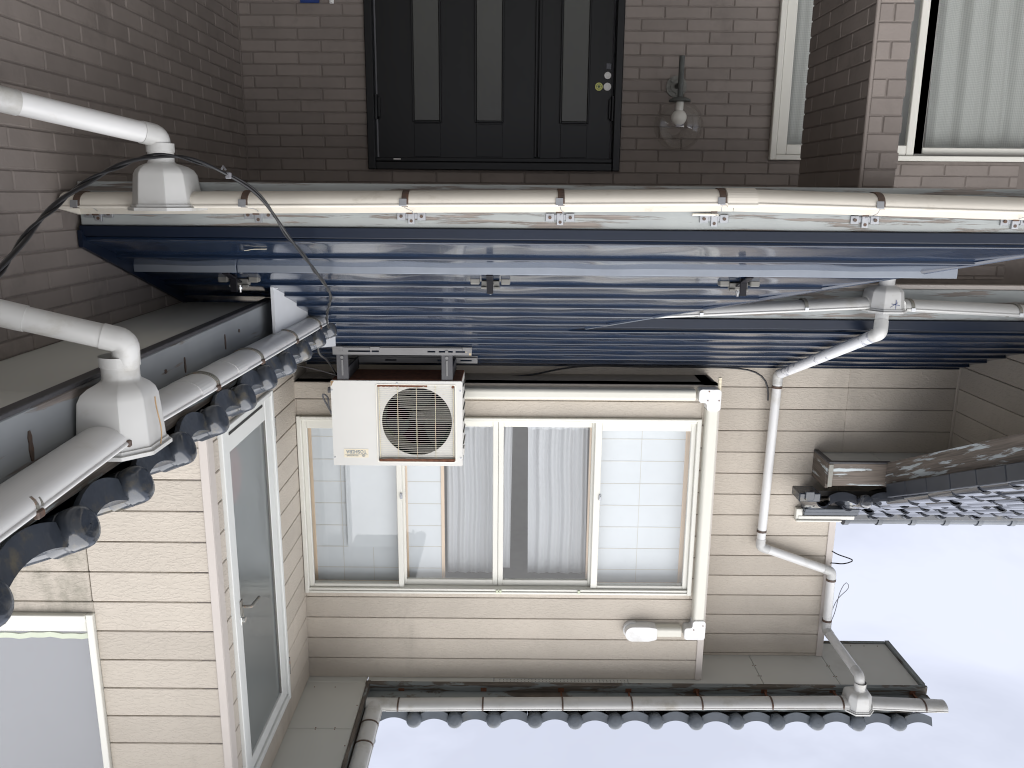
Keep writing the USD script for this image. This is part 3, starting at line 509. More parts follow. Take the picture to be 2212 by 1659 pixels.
# window of the near wing
ww = part(HOUSE, 'window', cat(bx(WWIN[0], WWIN[0] + 0.032, WY - 0.022, WY + 0.08, WWIN[2], WWIN[3], 0.003), bx(WWIN[0] + 0.032, WWIN[1], WY - 0.03, WY + 0.08, WWIN[2], WWIN[2] + 0.02, 0.003), bx(WWIN[0] + 0.032, WWIN[1], WY - 0.018, WY + 0.08, WWIN[2] + 0.022, WWIN[2] + 0.036, 0.003), bx(WWIN[0] + 0.032, WWIN[1], WY - 0.022, WY + 0.08, WWIN[3] - 0.03, WWIN[3], 0.003)), 'sash', label='cream window with plain grey glass')
sash(ww, WWIN[0] + 0.033, WWIN[1] - 0.03, WWIN[2] + 0.037, WWIN[3] - 0.03, WY + 0.0, 0.012, 0.03, 0.03, 0.062)
foam = extr(LineString([(2.02 + 0.03 * k, 2.078 + 0.004 * math.sin(0.7 * k) + 0.003 * math.sin(1.9 * k)) for k in range(40)]).buffer(0.013).intersection(sbox(2.0, 2.05, 3.3, 2.2)), 0, 0.012, 'z')
part(ww, 'foam_strip', (np.stack([foam[0][:, 0], WY + 0.03 + foam[0][:, 2], foam[0][:, 1]], 1), foam[1][:, ::-1]), 'foam_green')
part(ww, 'shutter_panel', bx(1.99, 3.38, WY + 0.085, WY + 0.10, 2.0, 3.18, 0.002), 'panel_grey')

# ------------------------------------------------------------------ soffits and fascias of the upper eave
FYT, FXT = 4.96, 0.965
def sof(x0, x1, y0, y1, z, t=0.012): part(HOUSE, 'soffit_board', bx(x0, x1, y0, y1, z, z + t, 0.0015), 'soffit_board')
for x0, x1 in ((FXT + 0.004, 1.5), (0.10, FXT), (-0.823, 0.098), (-1.752, -0.825), (-2.279, -1.754), (-2.82, -2.281)):
    sof(x0 + 0.001, x1 - 0.001, FYT + 0.002, 5.5, SOF)
for y0, y1 in ((4.462, FYT), (3.55, 4.460), (2.64, 3.548)): sof(FXT + 0.004, 1.5, y0, y1 - 0.001, SOF)
part(HOUSE, 'eave_vent', cat(bx(-0.815, 0.09, FYT + 0.012, FYT + 0.05, SOF - 0.0025, SOF - 0.0005)), 'soffit_board')
holes = [rod((-0.80 + 0.0245 * k, FYT + 0.021 + 0.02 * r, SOF - 0.0035), (-0.80 + 0.0245 * k, FYT + 0.021 + 0.02 * r, SOF - 0.001), 0.0032, 6) for k in range(36) for r in (0, 1)]
part(HOUSE, 'vent_holes', cat(*holes), 'rubber', kind='stuff')
nails = [(x, y) for x in (-2.27, -2.29, -1.743, -1.763) for y in (5.07, 5.2)] + [(x, 5.47) for x in (-2.45, -2.55, -2.65, -2.75)] + [(1.2, 4.455), (1.2, 4.469), (1.08, 4.455), (1.08, 4.469), (1.31, 4.9), (1.17, 4.9), (0.985, 4.7), (0.985, 4.3), (0.985, 4.0)]
part(HOUSE, 'nail_heads', cat(*[rod((x, y, SOF - 0.002), (x, y, SOF + 0.001), 0.004, 8) for x, y in nails]), 'rust', kind='stuff')
part(HOUSE, 'fascia_board', bx(-2.86, FXT, FYT - 0.022, FYT, SOF - 0.012, SOF + 0.15, 0.003), 'top_fascia', label='dark weathered fascia under the topmost gutter')
part(HOUSE, 'fascia_board', bx(FXT - 0.022, FXT, 2.6, FYT - 0.024, SOF - 0.012, SOF + 0.15, 0.003), 'top_fascia')
part(HOUSE, 'fascia_board', cat(bx(-2.855, -2.822, FYT + 0.002, 5.52, SOF - 0.02, SOF + 0.14, 0.003)), 'top_fascia')
part(HOUSE, 'soffit_edge', bx(-2.82, -2.2, 5.502, 5.52, SOF - 0.014, SOF + 0.03, 0.002), 'top_fascia')
part(HOUSE, 'fascia_corner', bx(FXT - 0.026, FXT + 0.006, FYT - 0.028, FYT + 0.006, SOF - 0.0105, SOF + 0.14), 'top_fascia')
part(HOUSE, 'eave_mould', bx(-2.84, FXT - 0.024, FYT - 0.034, FYT - 0.023, SOF - 0.010, SOF + 0.012, 0.002), 'top_fascia')

# ------------------------------------------------------------------ roof tiles
def tile(w=0.265, L=0.30, r=0.044, apron=True, disc=True, lift=0.02, dk=1.0):
    """A pantile lying at the origin: s along the eave, t up the slope, n up; its roll at s = 0."""
    us = np.linspace(-1, 1, 11); hw = w / 2 - r
    roll = [(-r * math.cos(a), r * math.sin(a)) for a in np.linspace(0.0, math.pi, 9)]
    trough = [(w / 2 + hw * u, 0.02 - 0.026 * (1 - u * u)) for u in us]
    roll[-1] = (r, 0.021)
    S = np.array(roll + trough[1:]); ms = []
    P = np.stack([np.stack([S[:, 0], np.full(len(S), t), S[:, 1] + lift * (1 - t / L)], 1) for t in (0.0, L * 0.5, L)])
    ms.append(shell(P, np.array([0, 0, -0.012])))
    if apron:
        A = np.array([(x, h) for x, h in trough]); q = np.array([(A[:, 0], np.full(len(A), -0.004), A[:, 1] + lift + 0.001), (A[:, 0], np.full(len(A), -0.006), A[:, 1] + lift - 0.056)]).transpose(0, 2, 1)
        ms.append(shell(q, np.array([0, 0.016, 0])))
    if disc:
        a = [(0.001, -0.040), (0.026, -0.039), (0.038, -0.035), (0.044, -0.027), (0.0465, -0.016), (0.0465, 0.002), (0.0440, 0.004), (0.0440, 0.010), (0.0458, 0.012), (0.0455, 0.05)]
        v, f = lathe(np.array(a) * (dk, 1), (0, 0, 0), 20); ms.append((np.stack([v[:, 0], v[:, 2], v[:, 1] + lift], 1), f[:, ::-1]))
    return cat(*ms)
def lay(m, o, s, t):
    s, t = np.array(s, float), np.array(t, float); s /= np.linalg.norm(s); t /= np.linalg.norm(t); n = np.cross(s, t)
    if n[2] < 0: n = -n; return np.array(o) + m[0] @ np.stack([s, t, n]), m[1][:, ::-1]
    return np.array(o) + m[0] @ np.stack([s, t, n]), m[1]
jig = lambda: RNG.normal(0, 0.0025, 3)
# upper eave: tiles face the camera
tr = knot(HOUSE, 'tiled_roof', 'dark pantile eave along the topmost roof')
SL = 0.42
for k in range(14):
    x = -2.845 + 0.2672 * k - 0.0; x0 = -2.583 + 0.2672 * k
    if k < 13: part(tr, 'roof_tile', lay(tile(0.2672, dk=1.1), np.array((x0, 4.76, 3.375)) + jig(), (-1, 0, 0), (0, 1, SL)), 'grey_tile', 40)
part(tr, 'roof_tile', lay(tile(0.2672, disc=False), (0.89, 4.77, 3.372), (-1, 0, 0), (0, 1, SL)), 'grey_tile', 40)
for r in (1, 2):
    for k in range(13):
        part(tr, 'roof_tile', lay(tile(0.2672, apron=False, disc=False), (-2.583 + 0.2672 * k, 4.76 + 0.235 * r, 3.375 + 0.235 * r * SL), (-1, 0, 0), (0, 1, SL)), 'grey_tile', 40)
for k in range(8):
    part(tr, 'roof_tile', lay(tile(0.2672), (0.90, 4.55 - 0.2672 * k, 3.375), (0, -1, 0), (1, 0, SL)), 'grey_tile', 40)
part(tr, 'roof_deck', cat(extr(Polygon([(4.79, 3.34), (6.2, 3.34 + 1.41 * SL), (6.2, 3.30 + 1.41 * SL), (4.79, 3.31)]), -2.86, 1.0, 'x'), extr(Polygon([(0.93, 3.34), (2.6, 3.34 + 1.67 * SL), (2.6, 3.30 + 1.67 * SL), (0.93, 3.31)]), 2.55, 4.8, 'y')), 'top_fascia')
part(tr, 'eave_batten', cat(bx(-2.86, 0.95, 4.80, 4.93, 3.30, 3.325)), 'top_fascia')

# eave of the near wing: tiles face left, running away from the camera
wr = knot(HOUSE, 'tiled_roof', 'dark glazed pantile eave above the big gutter')
for k in range(-1, 10):
    y = 1.563 + 0.2655 * k - (0.035 if k < 0 else 0)
    part(wr, 'roof_tile', lay(tile(0.2655 + (0.035 if k == 0 else 0), lift=0.018), np.array((0.905, y, 0.668 - 0.0150 * (y - 1.563))) + jig(), (0, -1, 0), (1, 0, 0.40)), 'dark_tile', 40)
for r in (1, 2, 3):
    for k in range(-1, 10):
        y = 1.563 + 0.2655 * k
        part(wr, 'roof_tile', lay(tile(0.2655, apron=False, disc=False), (0.905 + 0.235 * r, y, 0.668 - 0.0150 * (y - 1.563) + 0.094 * r), (0, -1, 0), (1, 0, 0.40)), 'dark_tile', 40)
part(wr, 'roof_deck', extr(Polygon([(0.93, 0.632), (3.6, 1.70), (3.6, 1.62), (0.93, 0.605)]), -0.5, WY, 'y'), 'top_fascia')
part(HOUSE, 'fascia_board', bx(0.998, 1.022, -0.5, 3.398, 0.440, 0.60, 0.003), 'wing_fascia', label='grey fascia with peeling paint behind the big gutter')
part(HOUSE, 'fascia_edge', bx(0.996, 1.03, -0.5, 3.396, 0.428, 0.4395, 0.002), 'stand_plastic')
for y0, y1 in ((-0.5, 0.9), (0.902, 1.806), (1.808, 3.397)): sof(1.03, WX + 0.09, y0, y1, 0.4485)
for y, z0, z1, w in ((1.62, 0.485, 0.55, 0.007), (2.10, 0.49, 0.545, 0.006), (2.44, 0.492, 0.54, 0.005), (2.80, 0.482, 0.535, 0.005), (2.30, 0.50, 0.512, 0.007), (2.95, 0.488, 0.50, 0.006)):
    part(HOUSE, 'bracket_stain', mv(shell(np.array([[(0, y - w * q, z) for q in (1, -1)] for z, w in zip(np.linspace(z0, z1, 6), w * np.array([0.4, 1.0, 0.8, 1.1, 0.9, 0.5]))]), np.array([0.0025, 0, 0])), (0.9955, 0, 0)), 'band_brown')
PXF = 0.94
pf = Polygon([(3.215, 0.364), (3.30, 0.368), (3.72, 0.522), (4.3, 0.73), (4.3, 0.80), (3.215, 0.62)])
fm = extr(pf, 0, 0.012, 'z'); part(HOUSE, 'flashing_panel', cat((np.stack([PXF + fm[0][:, 2], fm[0][:, 0], fm[0][:, 1]], 1), fm[1])), 'flash_white', label='pale grey metal panel closing the end of the wing eave')
part(HOUSE, 'flashing_lip', tube([(PXF - 0.006, 3.225, 0.366), (PXF - 0.006, 3.30, 0.370), (PXF - 0.006, 3.72, 0.524), (PXF - 0.006, 4.3, 0.732)], 0.007, 6), 'flash_white')

# ------------------------------------------------------------------ blue metal roof
br = knot(HOUSE, 'metal_roof', 'glossy dark blue metal roof with horizontal seams')
STEP = 0.1862
def row(k, x0, x1, cutx=None, wav=0.0009):
    y0, y1 = RY0 + STEP * k, min(RY0 + STEP * (k + 1) + 0.004, MY - 0.004)
    nx = max(8, int((x1 - (x0 if cutx is None else cutx(y0))) / 0.028)); xs = np.linspace(0, 1, nx); r = np.random.default_rng(100 + k)
    def wave(x):
        return wav * (np.sin(x * 2 * math.pi / 0.47 + r0[0]) + 0.6 * np.sin(x * 2 * math.pi / 0.29 + r0[1]) + 0.7 * np.sin(x * 2 * math.pi / 0.83 + r0[2]))
    r0 = r.uniform(0, 6.28, 3)
    prof = [(0.014, -0.016, 0.0), (0.012, -0.004, 0.0), (0.003, -0.001, 0.0), (-0.0020, 0.0105, 0.0), (-0.0014, 0.0122, 0.0), (0.002, 0.0128, 0.05), (0.020, 0.0120, 0.4), (0.05, 0.0098, 1.0), (0.09, 0.0068, 1.2), (0.13, 0.0040, 1.2), (0.160, 0.0020, 0.9), (0.178, 0.0012, 0.4), (y1 - y0, 0.0014, 0.0)]
    P = []
    for dy, dz, a in prof:
        y = y0 + dy; xa = np.full(nx, 0.0)
        lo = x0 if cutx is None else cutx(y); xx = lo + (x1 - lo) * xs
        P.append(np.stack([xx, np.full(nx, y), roof_z(y) + dz + a * wave(xx)], 1))
    return grid(np.array(P))
HIP = lambda y: -1.76 + (y - 2.64)                           # the hip edge, at 45 degrees in plan
for k in range(15):
    y0 = RY0 + STEP * k
    if y0 < 4.0: m = row(k, None, 1.36, HIP)
    else: m = row(k, LX + 0.004, 1.36)
    part(br, 'roof_sheet', m, 'blue_metal', 38)
part(br, 'hip_cap', tube([(HIP(2.62) - 0.004, 2.62, roof_z(2.62) + 0.002), (HIP(4.03) - 0.004, 4.03, roof_z(4.03) + 0.002)], 0.012, 8), 'blue_metal', 30)
part(br, 'roof_sheet', grid(np.array([[(HIP(2.62), 2.62, RZ0), (HIP(4.03), 4.03, roof_z(4.03))], [(-1.78, 2.62, RZ0), (-1.78, 4.35, RZ0)]])), 'blue_metal_matte')
part(br, 'drip_edge', cat(bx(-1.78, 1.365, RY0 - 0.010, RY0 + 0.02, 0.106, 0.139, 0.002), bx(-1.79, -1.77, RY0, DY, 0.106, 0.138)), 'blue_metal_matte')
part(br, 'drip_edge', bx(LX + 0.002, HIP(4.03) + 0.1, 4.018, 4.045, 0.594, 0.642, 0.002), 'blue_metal_matte')
part(br, 'wall_flashing', cat(bx(LX, 1.36, MY - 0.014, MY - 0.004, 1.09, 1.112)), 'blue_metal_matte')
sf = extr(Polygon([(2.60, 0.12), (4.9, roof_z(4.9)), (4.9, roof_z(4.9) + 0.045), (2.60, 0.172)]), 0, 0.014, 'z')
part(br, 'side_flashing', (np.stack([1.352 + sf[0][:, 2], sf[0][:, 0], sf[0][:, 1]], 1), sf[1]), 'blue_metal_matte')
part(HOUSE, 'fascia_board', bx(-1.775, 1.362, RY0, RY0 + 0.024, -0.030, 0.105, 0.003), 'porch_fascia', label='long peeling grey-green fascia behind the porch gutter')
part(HOUSE, 'fascia_board', bx(-1.775, -1.75, RY0 + 0.026, DY, -0.03, 0.105, 0.003), 'porch_fascia')
part(HOUSE, 'fascia_board', bx(LX + 0.002, -0.3, 4.03, 4.05, 0.440, 0.592, 0.003), 'porch_fascia', label='peeling fascia behind the hopper with the diagonal pipe')
part(HOUSE, 'eave_lining', cat(bx(-1.74, 1.362, RY0 + 0.025, DY, -0.022, -0.012)), 'siding_trim', label='porch ceiling')
part(HOUSE, 'eave_lining', cat(bx(LX, -0.3, 4.052, DY + 0.0, 0.444, 0.455), bx(LX, -0.3, 4.040, 4.062, 0.418, 0.4395, 0.002)), 'siding_trim')
part(HOUSE, 'roof_core', cat(extr(Polygon([(4.06, 0.46), (MY, 1.07), (MY, 0.60), (4.35, 0.46)]), LX, 1.36, 'x')), 'dark_void')

# snow guard
sg = thing('snow_guard', 'long grey steel angle bar standing on the blue roof just above its eave', 'snow guard', (-0.1, 2.95, 0.24))
L = cat(bx(-1.595, 0.98, 2.926, 2.930, 0.240, 0.279, 0.001), bx(-1.595, 0.98, 2.930, 2.962, 0.240, 0.2435, 0.001))
part(sg, 'angle_bar', L, 'steel_grey'); part(sg, 'angle_bar', cat(bx(0.985, 1.39 - 0.04, 2.926, 2.930, 0.241, 0.280, 0.001), bx(0.985, 1.35, 2.930, 2.962, 0.241, 0.2445, 0.001)), 'steel_grey')
for x in (1.03, 0.08, -0.86):
    b = part(sg, 'holder', cat(bx(x - 0.013, x + 0.013, 2.932, 2.937, 0.205, 0.278, 0.001), bx(x - 0.012, x + 0.012, 2.937, 3.12, 0.272, 0.277, 0.001), bx(x - 0.012, x + 0.012, 3.02, 3.03, 0.272, 0.36, 0.001), rot(bx(x - 0.012, x + 0.012, 2.94, 3.12, 0.30, 0.305, 0.001), 18, (1, 0, 0), (x, 3.0, 0.30))), 'blade_black')
    part(b, 'clamp', cat(bx(x - 0.034, x + 0.034, 3.085, 3.115, 0.318, 0.343, 0.002), bx(x - 0.075, x - 0.04, 3.07, 3.11, 0.308, 0.330, 0.003), bx(x + 0.04, x + 0.075, 3.07, 3.11, 0.308, 0.330, 0.003), bx(x - 0.036, x - 0.014, 3.076, 3.09, 0.340, 0.348, 0.001), bx(x + 0.014, x + 0.036, 3.076, 3.09, 0.340, 0.348, 0.001)), 'rail_grey')
    part(b, 'bolt', cat(rod((x, 3.095, 0.335), (x, 3.095, 0.37), 0.0042, 8), rod((x, 3.095, 0.350), (x, 3.095, 0.358), 0.009, 6)), 'bolt_steel')

# ------------------------------------------------------------------ gutters
def gprofile(W=0.105, h=0.042, back=0.066, t=0.0032, bead=0.0052):
    a = np.linspace(math.pi, 2 * math.pi, 31)
    pts = [(0.0, back)] + [(W / 2 + W / 2 * math.cos(q), 0.034 + 0.034 * math.sin(q)) for q in a] + [(W, h)]
    return unary_union([LineString(pts).buffer(t / 2, cap_style=2, join_style=1), Point(W + 0.001, h).buffer(bead, 6)])
GP = gprofile()
def flip(poly, b, sgn, z):
    from shapely import affinity
    return affinity.translate(affinity.scale(poly, sgn, 1, origin=(0, 0)), b, z)
def hopper(c, w, d, h, neck, ax, lip=0.012, chamf=0.30, n=72):
    """A rainwater head: an open box with two chamfered front corners that narrows by round shoulders into a pipe socket. c: middle of its rim; ax: the outward direction."""
    hw, hd = w / 2, d / 2
    P = np.array([(-hw, -hd), (hw, -hd), (hw, hd * (1 - 2 * chamf)), (hw * 0.5, hd), (-hw * 0.5, hd), (-hw, hd * (1 - 2 * chamf))])
    ring = np.vstack([P, P[:1]]); s = np.r_[0, np.cumsum(np.linalg.norm(np.diff(ring, axis=0), axis=1))]
    base = []
    u = np.unique(np.r_[np.linspace(0, s[-1], n, endpoint=False), s[:-1]])
    sq = np.stack([np.interp(u, s, ring[:, 0]), np.interp(u, s, ring[:, 1])], 1); ang = np.arctan2(sq[:, 1], sq[:, 0]); ci = neck * np.stack([np.cos(ang), np.sin(ang)], 1)
    lv = [(-0.016, 0.94, 0), (0.0, 0.96, 0), (0.0, 1.0 + lip / hw, 0), (-0.009, 1.0 + lip / hw, 0), (-0.0095, 1.0 + 0.3 * lip / hw, 0), (-0.018, 1.0 + 0.3 * lip / hw, 0), (-0.0185, 0.985, 0), (-h * 0.5, 0.935, 0), (-h * 0.76, 0.89, 0.0), (-h * 0.86, 0.84, 0.06), (-h * 0.93, 0.76, 0.22), (-h * 0.975, 0.66, 0.5), (-h, 0.58, 0.85), (-h - 0.006, 0.6, 1), (-h - 0.03, 0.6, 1), (-h - 0.032, 0.6, 1.08), (-h - 0.056, 0.6, 1.08)]
    lv = [(-h * 0.6, 0.80, 0)] + lv
    V = []
    ex = np.array([-ax[1], ax[0]]) if True else None
    for z, k, m in lv:
        q = (1 - m) * sq * k + m * ci * (1 if m < 1.01 else 1) * (1.0 if m <= 1 else 1.0)
        if m > 1: q = ci * m
        V.append(np.stack([c[0] + q[:, 0] * ex[0] + q[:, 1] * ax[0], c[1] + q[:, 0] * ex[1] + q[:, 1] * ax[1], np.full(len(q), c[2] + z)], 1))
    k = len(u); V.append(np.tile([(c[0], c[1], c[2] - h * 0.6)], (1, 1))); V = np.vstack(V); i = np.arange(k); j = (i + 1) % k; F = []
    for r in range(len(lv) - 1):
        A, B = r * k, (r + 1) * k; F += [np.stack([A + i, B + i, B + j], 1), np.stack([A + i, B + j, A + j], 1)]
    F.append(np.stack([np.full(k, len(V) - 1), i, j], 1))
    F = np.vstack(F)
    tm = trimesh.Trimesh(V, F, process=False); return (V, F) if tm.volume > 0 else (V, F[:, ::-1])
def strap(axis, at, b, sgn, z, w=0.02, t=0.004):
    """A hanger: a steel band round the belly of the gutter with a hook over its lip."""
    a = np.linspace(math.pi, 2 * math.pi, 15)
    pts = [(0.0, 0.07)] + [(0.0525 + 0.0555 * math.cos(q), 0.034 + 0.037 * math.sin(q)) for q in a] + [(0.109, 0.046)]
    return extr(flip(LineString(pts).buffer(t / 2, cap_style=2), b, sgn, z), at - w / 2, at + w / 2, axis)

# porch gutter
pg = thing('rain_gutter', 'long cream gutter with peeling stains under the lower blue roof eave, above the black door', 'gutter', (-0.2, 2.55, 0.0), group='gutters along the eaves')
lipz = lambda x: np.interp(x, [-1.9, -0.69, 1.36], [0.046, 0.021, 0.047])
bz = lambda x: float(lipz(x)) - 0.042
s1, s2 = (bz(1.358) - bz(-0.69)) / 2.048, (bz(-0.69) - bz(-1.9)) / 1.21
part(pg, 'gutter_run', extr(flip(GP, 2.603, -1, 0), -0.69, 1.355, 'x', s1, bz(-0.69)), 'cream_pvc', 35)
part(pg, 'gutter_run', extr(flip(GP, 2.603, -1, 0), -1.9, -0.692, 'x', s2, bz(-1.9)), 'cream_pvc', 35)
part(pg, 'end_cap', extr(flip(Polygon(list(LineString([(0.0, 0.067)] + [(0.0525 + 0.056 * math.cos(q), 0.034 + 0.037 * math.sin(q)) for q in np.linspace(math.pi, 2 * math.pi, 15)] + [(0.110, 0.048)]).coords)), 2.604, -1, 0), 1.350, 1.359, 'x', 0, bz(1.355)), 'cream_pvc')
part(pg, 'joint_sleeve', extr(flip(unary_union([LineString([(0.0525 + 0.0560 * math.cos(q), 0.034 + 0.0372 * math.sin(q)) for q in np.linspace(math.pi * 1.05, 2 * math.pi, 15)] + [(0.109, 0.047)]).buffer(0.002, cap_style=2), Point(0.107, 0.046).buffer(0.0068, 6)]), 2.603, -1, 0), -0.735, -0.645, 'x', 0, bz(-0.69)), 'cream_pvc', 35)
hp = part(pg, 'hopper', hopper((1.046, 2.512, 0.055), 0.166, 0.185, 0.138, 0.037, (0, -1)), 'grey_pvc', 48)
for x in (1.305, 0.802, 0.321, -0.147, -0.632, -1.107, -1.58):
    h = part(pg, 'hanger', strap('x', x, 2.603, -1, bz(x)), 'band_brown', 30)
    part(h, 'hook_tip', rot(bx(x - 0.011 + 0.006, x + 0.011 + 0.006, 2.4885, 2.4915, bz(x) + 0.022, bz(x) + 0.044, 0.001), 12, (1, 0, 0), (x, 2.49, bz(x) + 0.044)), 'galvanised')
    xp = x - 0.004
    pl = part(pg, 'fixing_plate', cat(bx(xp - 0.045, xp - 0.018, 2.614, 2.6195, 0.056, 0.081, 0.001), bx(xp + 0.018, xp + 0.045, 2.614, 2.6195, 0.056, 0.081, 0.001), bx(xp - 0.0105, xp + 0.0105, 2.610, 2.6195, 0.045, 0.092, 0.001), bx(xp - 0.02, xp + 0.02, 2.616, 2.6195, 0.06, 0.076)), 'galvanised')
    for dx, zz in ((-0.032, 0.069), (0.032, 0.069), (0, 0.083)): part(pl, 'screw', rod((xp + dx, 2.6085, zz), (xp + dx, 2.6185, zz), 0.0052, 8), 'band_brown')
    part(pg, 'tie_wire', tube(spline([(x + 0.004, 2.492, bz(x) + 0.044), (x - 0.004, 2.53, 0.046), (x - 0.012, 2.57, 0.052), (xp, 2.61, 0.062)], 10), 0.0011, 5), 'galvanised')

# gutter of the eave behind
eg = thing('rain_gutter', 'grey gutter sloping both ways to the hopper behind the hip of the blue roof', 'gutter', (-1.7, 3.93, 0.5), group='gutters along the eaves')
lipe = lambda x: float(np.interp(x, [-3.0, -2.455, -1.94, -1.74, -1.42, -0.6, -0.4], [0.566, 0.542, 0.522, 0.513, 0.523, 0.571, 0.585]))
for x0, x1 in ((-1.72, -0.52), (-3.0, -1.90)):
    part(eg, 'gutter_run', extr(flip(GP, 4.0, -1, 0), x0, x1, 'x', (lipe(x1) - lipe(x0)) / (x1 - x0), lipe(x0) - 0.042), 'grey_pvc', 35)
part(eg, 'hopper', hopper((-1.806, 3.925, 0.535), 0.165, 0.175, 0.125, 0.036, (0, -1)), 'grey_pvc', 48)
part(eg, 'outlet_pipe', tube(bend([(-1.806, 3.925, 0.38), (-1.806, 3.925, 0.22), (-1.50, 3.75, 0.02), (-1.50, 3.75, -2.58)], 0.05), 0.033, 18), 'grey_pvc', 30)
for x in (-0.915, -1.419, -1.931, -2.453):
    h = part(eg, 'hanger', strap('x', x, 4.0, -1, lipe(x) - 0.042, 0.016), 'band_grey', 30)
    part(h, 'hook_tip', bx(x - 0.009, x + 0.009, 3.884, 3.89, lipe(x) - 0.008, lipe(x) + 0.008, 0.001), 'flash_white')

# big gutter of the near wing
wg = thing('rain_gutter', 'big white gutter running towards the camera under the dark glazed tiles', 'gutter', (0.93, 2.6, 0.55), group='gutters along the eaves')
lipw = lambda y: float(np.interp(y, [0.4, 1.307, 1.87, 3.89], [0.63, 0.594, 0.560, 0.607]))
for y0, y1 in ((1.95, 3.88), (0.4, 1.79)):
    part(wg, 'gutter_run', extr(flip(GP, 0.987, -1, 0), y0, y1, 'y', (lipw(y1) - lipw(y0)) / (y1 - y0), lipw(y0) - 0.042), 'white_pvc', 35)
for y in (2.62, 2.30): part(wg, 'joint_sleeve', extr(flip(LineString([(0.0525 + 0.0548 * math.cos(q), 0.034 + 0.0362 * math.sin(q)) for q in np.linspace(math.pi * 1.02, 2 * math.pi, 15)] + [(0.108, 0.044)]).buffer(0.0016, cap_style=2), 0.987, -1, lipw(y) - 0.042), y - 0.045, y + 0.045, 'y', 0.022), 'white_pvc', 35)
part(wg, 'end_cap', extr(flip(Polygon([(0.0, 0.067)] + [(0.0525 + 0.055 * math.cos(q), 0.034 + 0.036 * math.sin(q)) for q in np.linspace(math.pi, 2 * math.pi, 15)] + [(0.108, 0.046)]), 0.987, -1, lipw(3.88) - 0.042), 3.876, 3.884, 'y'), 'white_pvc')
part(wg, 'hopper', hopper((0.918, 1.872, 0.600), 0.190, 0.150, 0.170, 0.042, (-1, 0)), 'grey_pvc', 48)
part(wg, 'rust_drip', tube(spline([(0.838, 1.862, 0.47), (0.834, 1.86, 0.51), (0.832, 1.866, 0.55), (0.833, 1.858, 0.585)], 9), 0.0017, 5), 'rust_orange')
for y in (3.712, 3.297, 2.824, 2.379, 1.80, 1.425, 0.95):
    h = part(wg, 'hanger', cat(strap('y', y, 0.987, -1, lipw(y) - 0.042, 0.007, 0.005), strap('y', y + 0.016, 0.987, -1, lipw(y) - 0.042, 0.004, 0.004)), 'band_grey', 30)
    part(h, 'rusty_clip', cat(bx(0.872, 0.884, y - 0.012, y + 0.012, lipw(y) - 0.008, lipw(y) + 0.009, 0.003)), 'band_brown')

# topmost gutter, with its corner
tg = thing('rain_gutter', 'topmost grey gutter below the round-ended tiles against the sky', 'gutter', (-1.0, 4.77, 3.25), group='gutters along the eaves')
lipt = lambda x: float(np.interp(x, [-2.95, -2.31, 0.9], [3.287, 3.262, 3.306]))
for x0, x1 in ((-2.24, 0.80), (-2.89, -2.39)):
    part(tg, 'gutter_run', extr(flip(GP, 4.825, -1, 0), x0, x1, 'x', (lipt(x1) - lipt(x0)) / (x1 - x0), lipt(x0) - 0.042), 'grey_pvc', 35)
part(tg, 'gutter_run', extr(flip(GP, 0.935, -1, 0), 2.6, 4.72, 'y', 0, lipt(0.85) - 0.042), 'grey_pvc', 35)
part(tg, 'corner_piece', cat(extr(flip(GP, 4.826, -1, 0), 0.78, 0.86, 'x', 0, lipt(0.8) - 0.043), extr(flip(GP, 0.936, -1, 0), 4.70, 4.77, 'y', 0, lipt(0.8) - 0.043), extr(flip(GP, 4.826, -1, 0), 0.86, 0.936, 'x', 0, lipt(0.8) - 0.043)), 'grey_pvc', 35)
part(tg, 'hopper', hopper((-2.312, 4.765, 3.290), 0.165, 0.155, 0.135, 0.036, (0, -1)), 'grey_pvc', 48)
for x in (0.728, 0.167, -0.361, -0.82, -1.284, -1.746, -2.213, -2.76):
    h = part(tg, 'hanger', strap('x', x * 0.995, 4.825, -1, lipt(x) - 0.042, 0.011, 0.005), 'band_brown', 30)
    part(h, 'hanger_arm', cat(bx(x - 0.006, x + 0.006, 4.82, 4.938, lipt(x) + 0.006, lipt(x) + 0.02), bx(x - 0.02, x + 0.02, 4.934, 4.939, lipt(x) - 0.02, lipt(x) + 0.03, 0.001)), 'rust')
for y in (4.56, 4.36, 3.9):
    h = part(tg, 'hanger', strap('y', y, 0.935, -1, lipt(0.85) - 0.042, 0.011, 0.005), 'band_brown', 30)
    part(h, 'hanger_arm', bx(0.93, 0.944, y - 0.006, y + 0.006, lipt(0.85), lipt(0.85) + 0.02), 'rust')

# ------------------------------------------------------------------ downpipes
def downpipe(label, pts, r, mat, rad=0.05, base=None, bands=(), sockets=(), band_mat='band_brown', seg_mats=None, n=22):
    d = thing('downpipe', label, 'downpipe', base or pts[-1], group='downpipes of the house'); pts = [np.asarray(p, float) for p in pts]
    for i, (a, b) in enumerate(zip(pts, pts[1:])):
        u = (b - a) / np.linalg.norm(b - a); k0 = rad * 0.75 if i else 0.0; k1 = rad * 0.75 if i < len(pts) - 2 else 0.0
        part(d, 'pipe_length', tube([a + u * k0, b - u * k1], r, n), (seg_mats or {}).get(i, mat), 30)
    for a, b, c in zip(pts, pts[1:], pts[2:]):
        u, v = (a - b) / np.linalg.norm(a - b), (c - b) / np.linalg.norm(c - b)
        part(d, 'elbow', tube(np.vstack([[b + u * rad * 1.25], bend([b + u * rad, b, b + v * rad], rad * 0.95, 7), [b + v * rad * 1.25]]), r * 1.07, n), 'grey_pvc', 40)
    for p, u in bands: part(d, 'pipe_band', tube([np.array(p) - np.array(u) * 0.008, np.array(p) + np.array(u) * 0.008], r * 1.1, n), band_mat, 30)
    return d
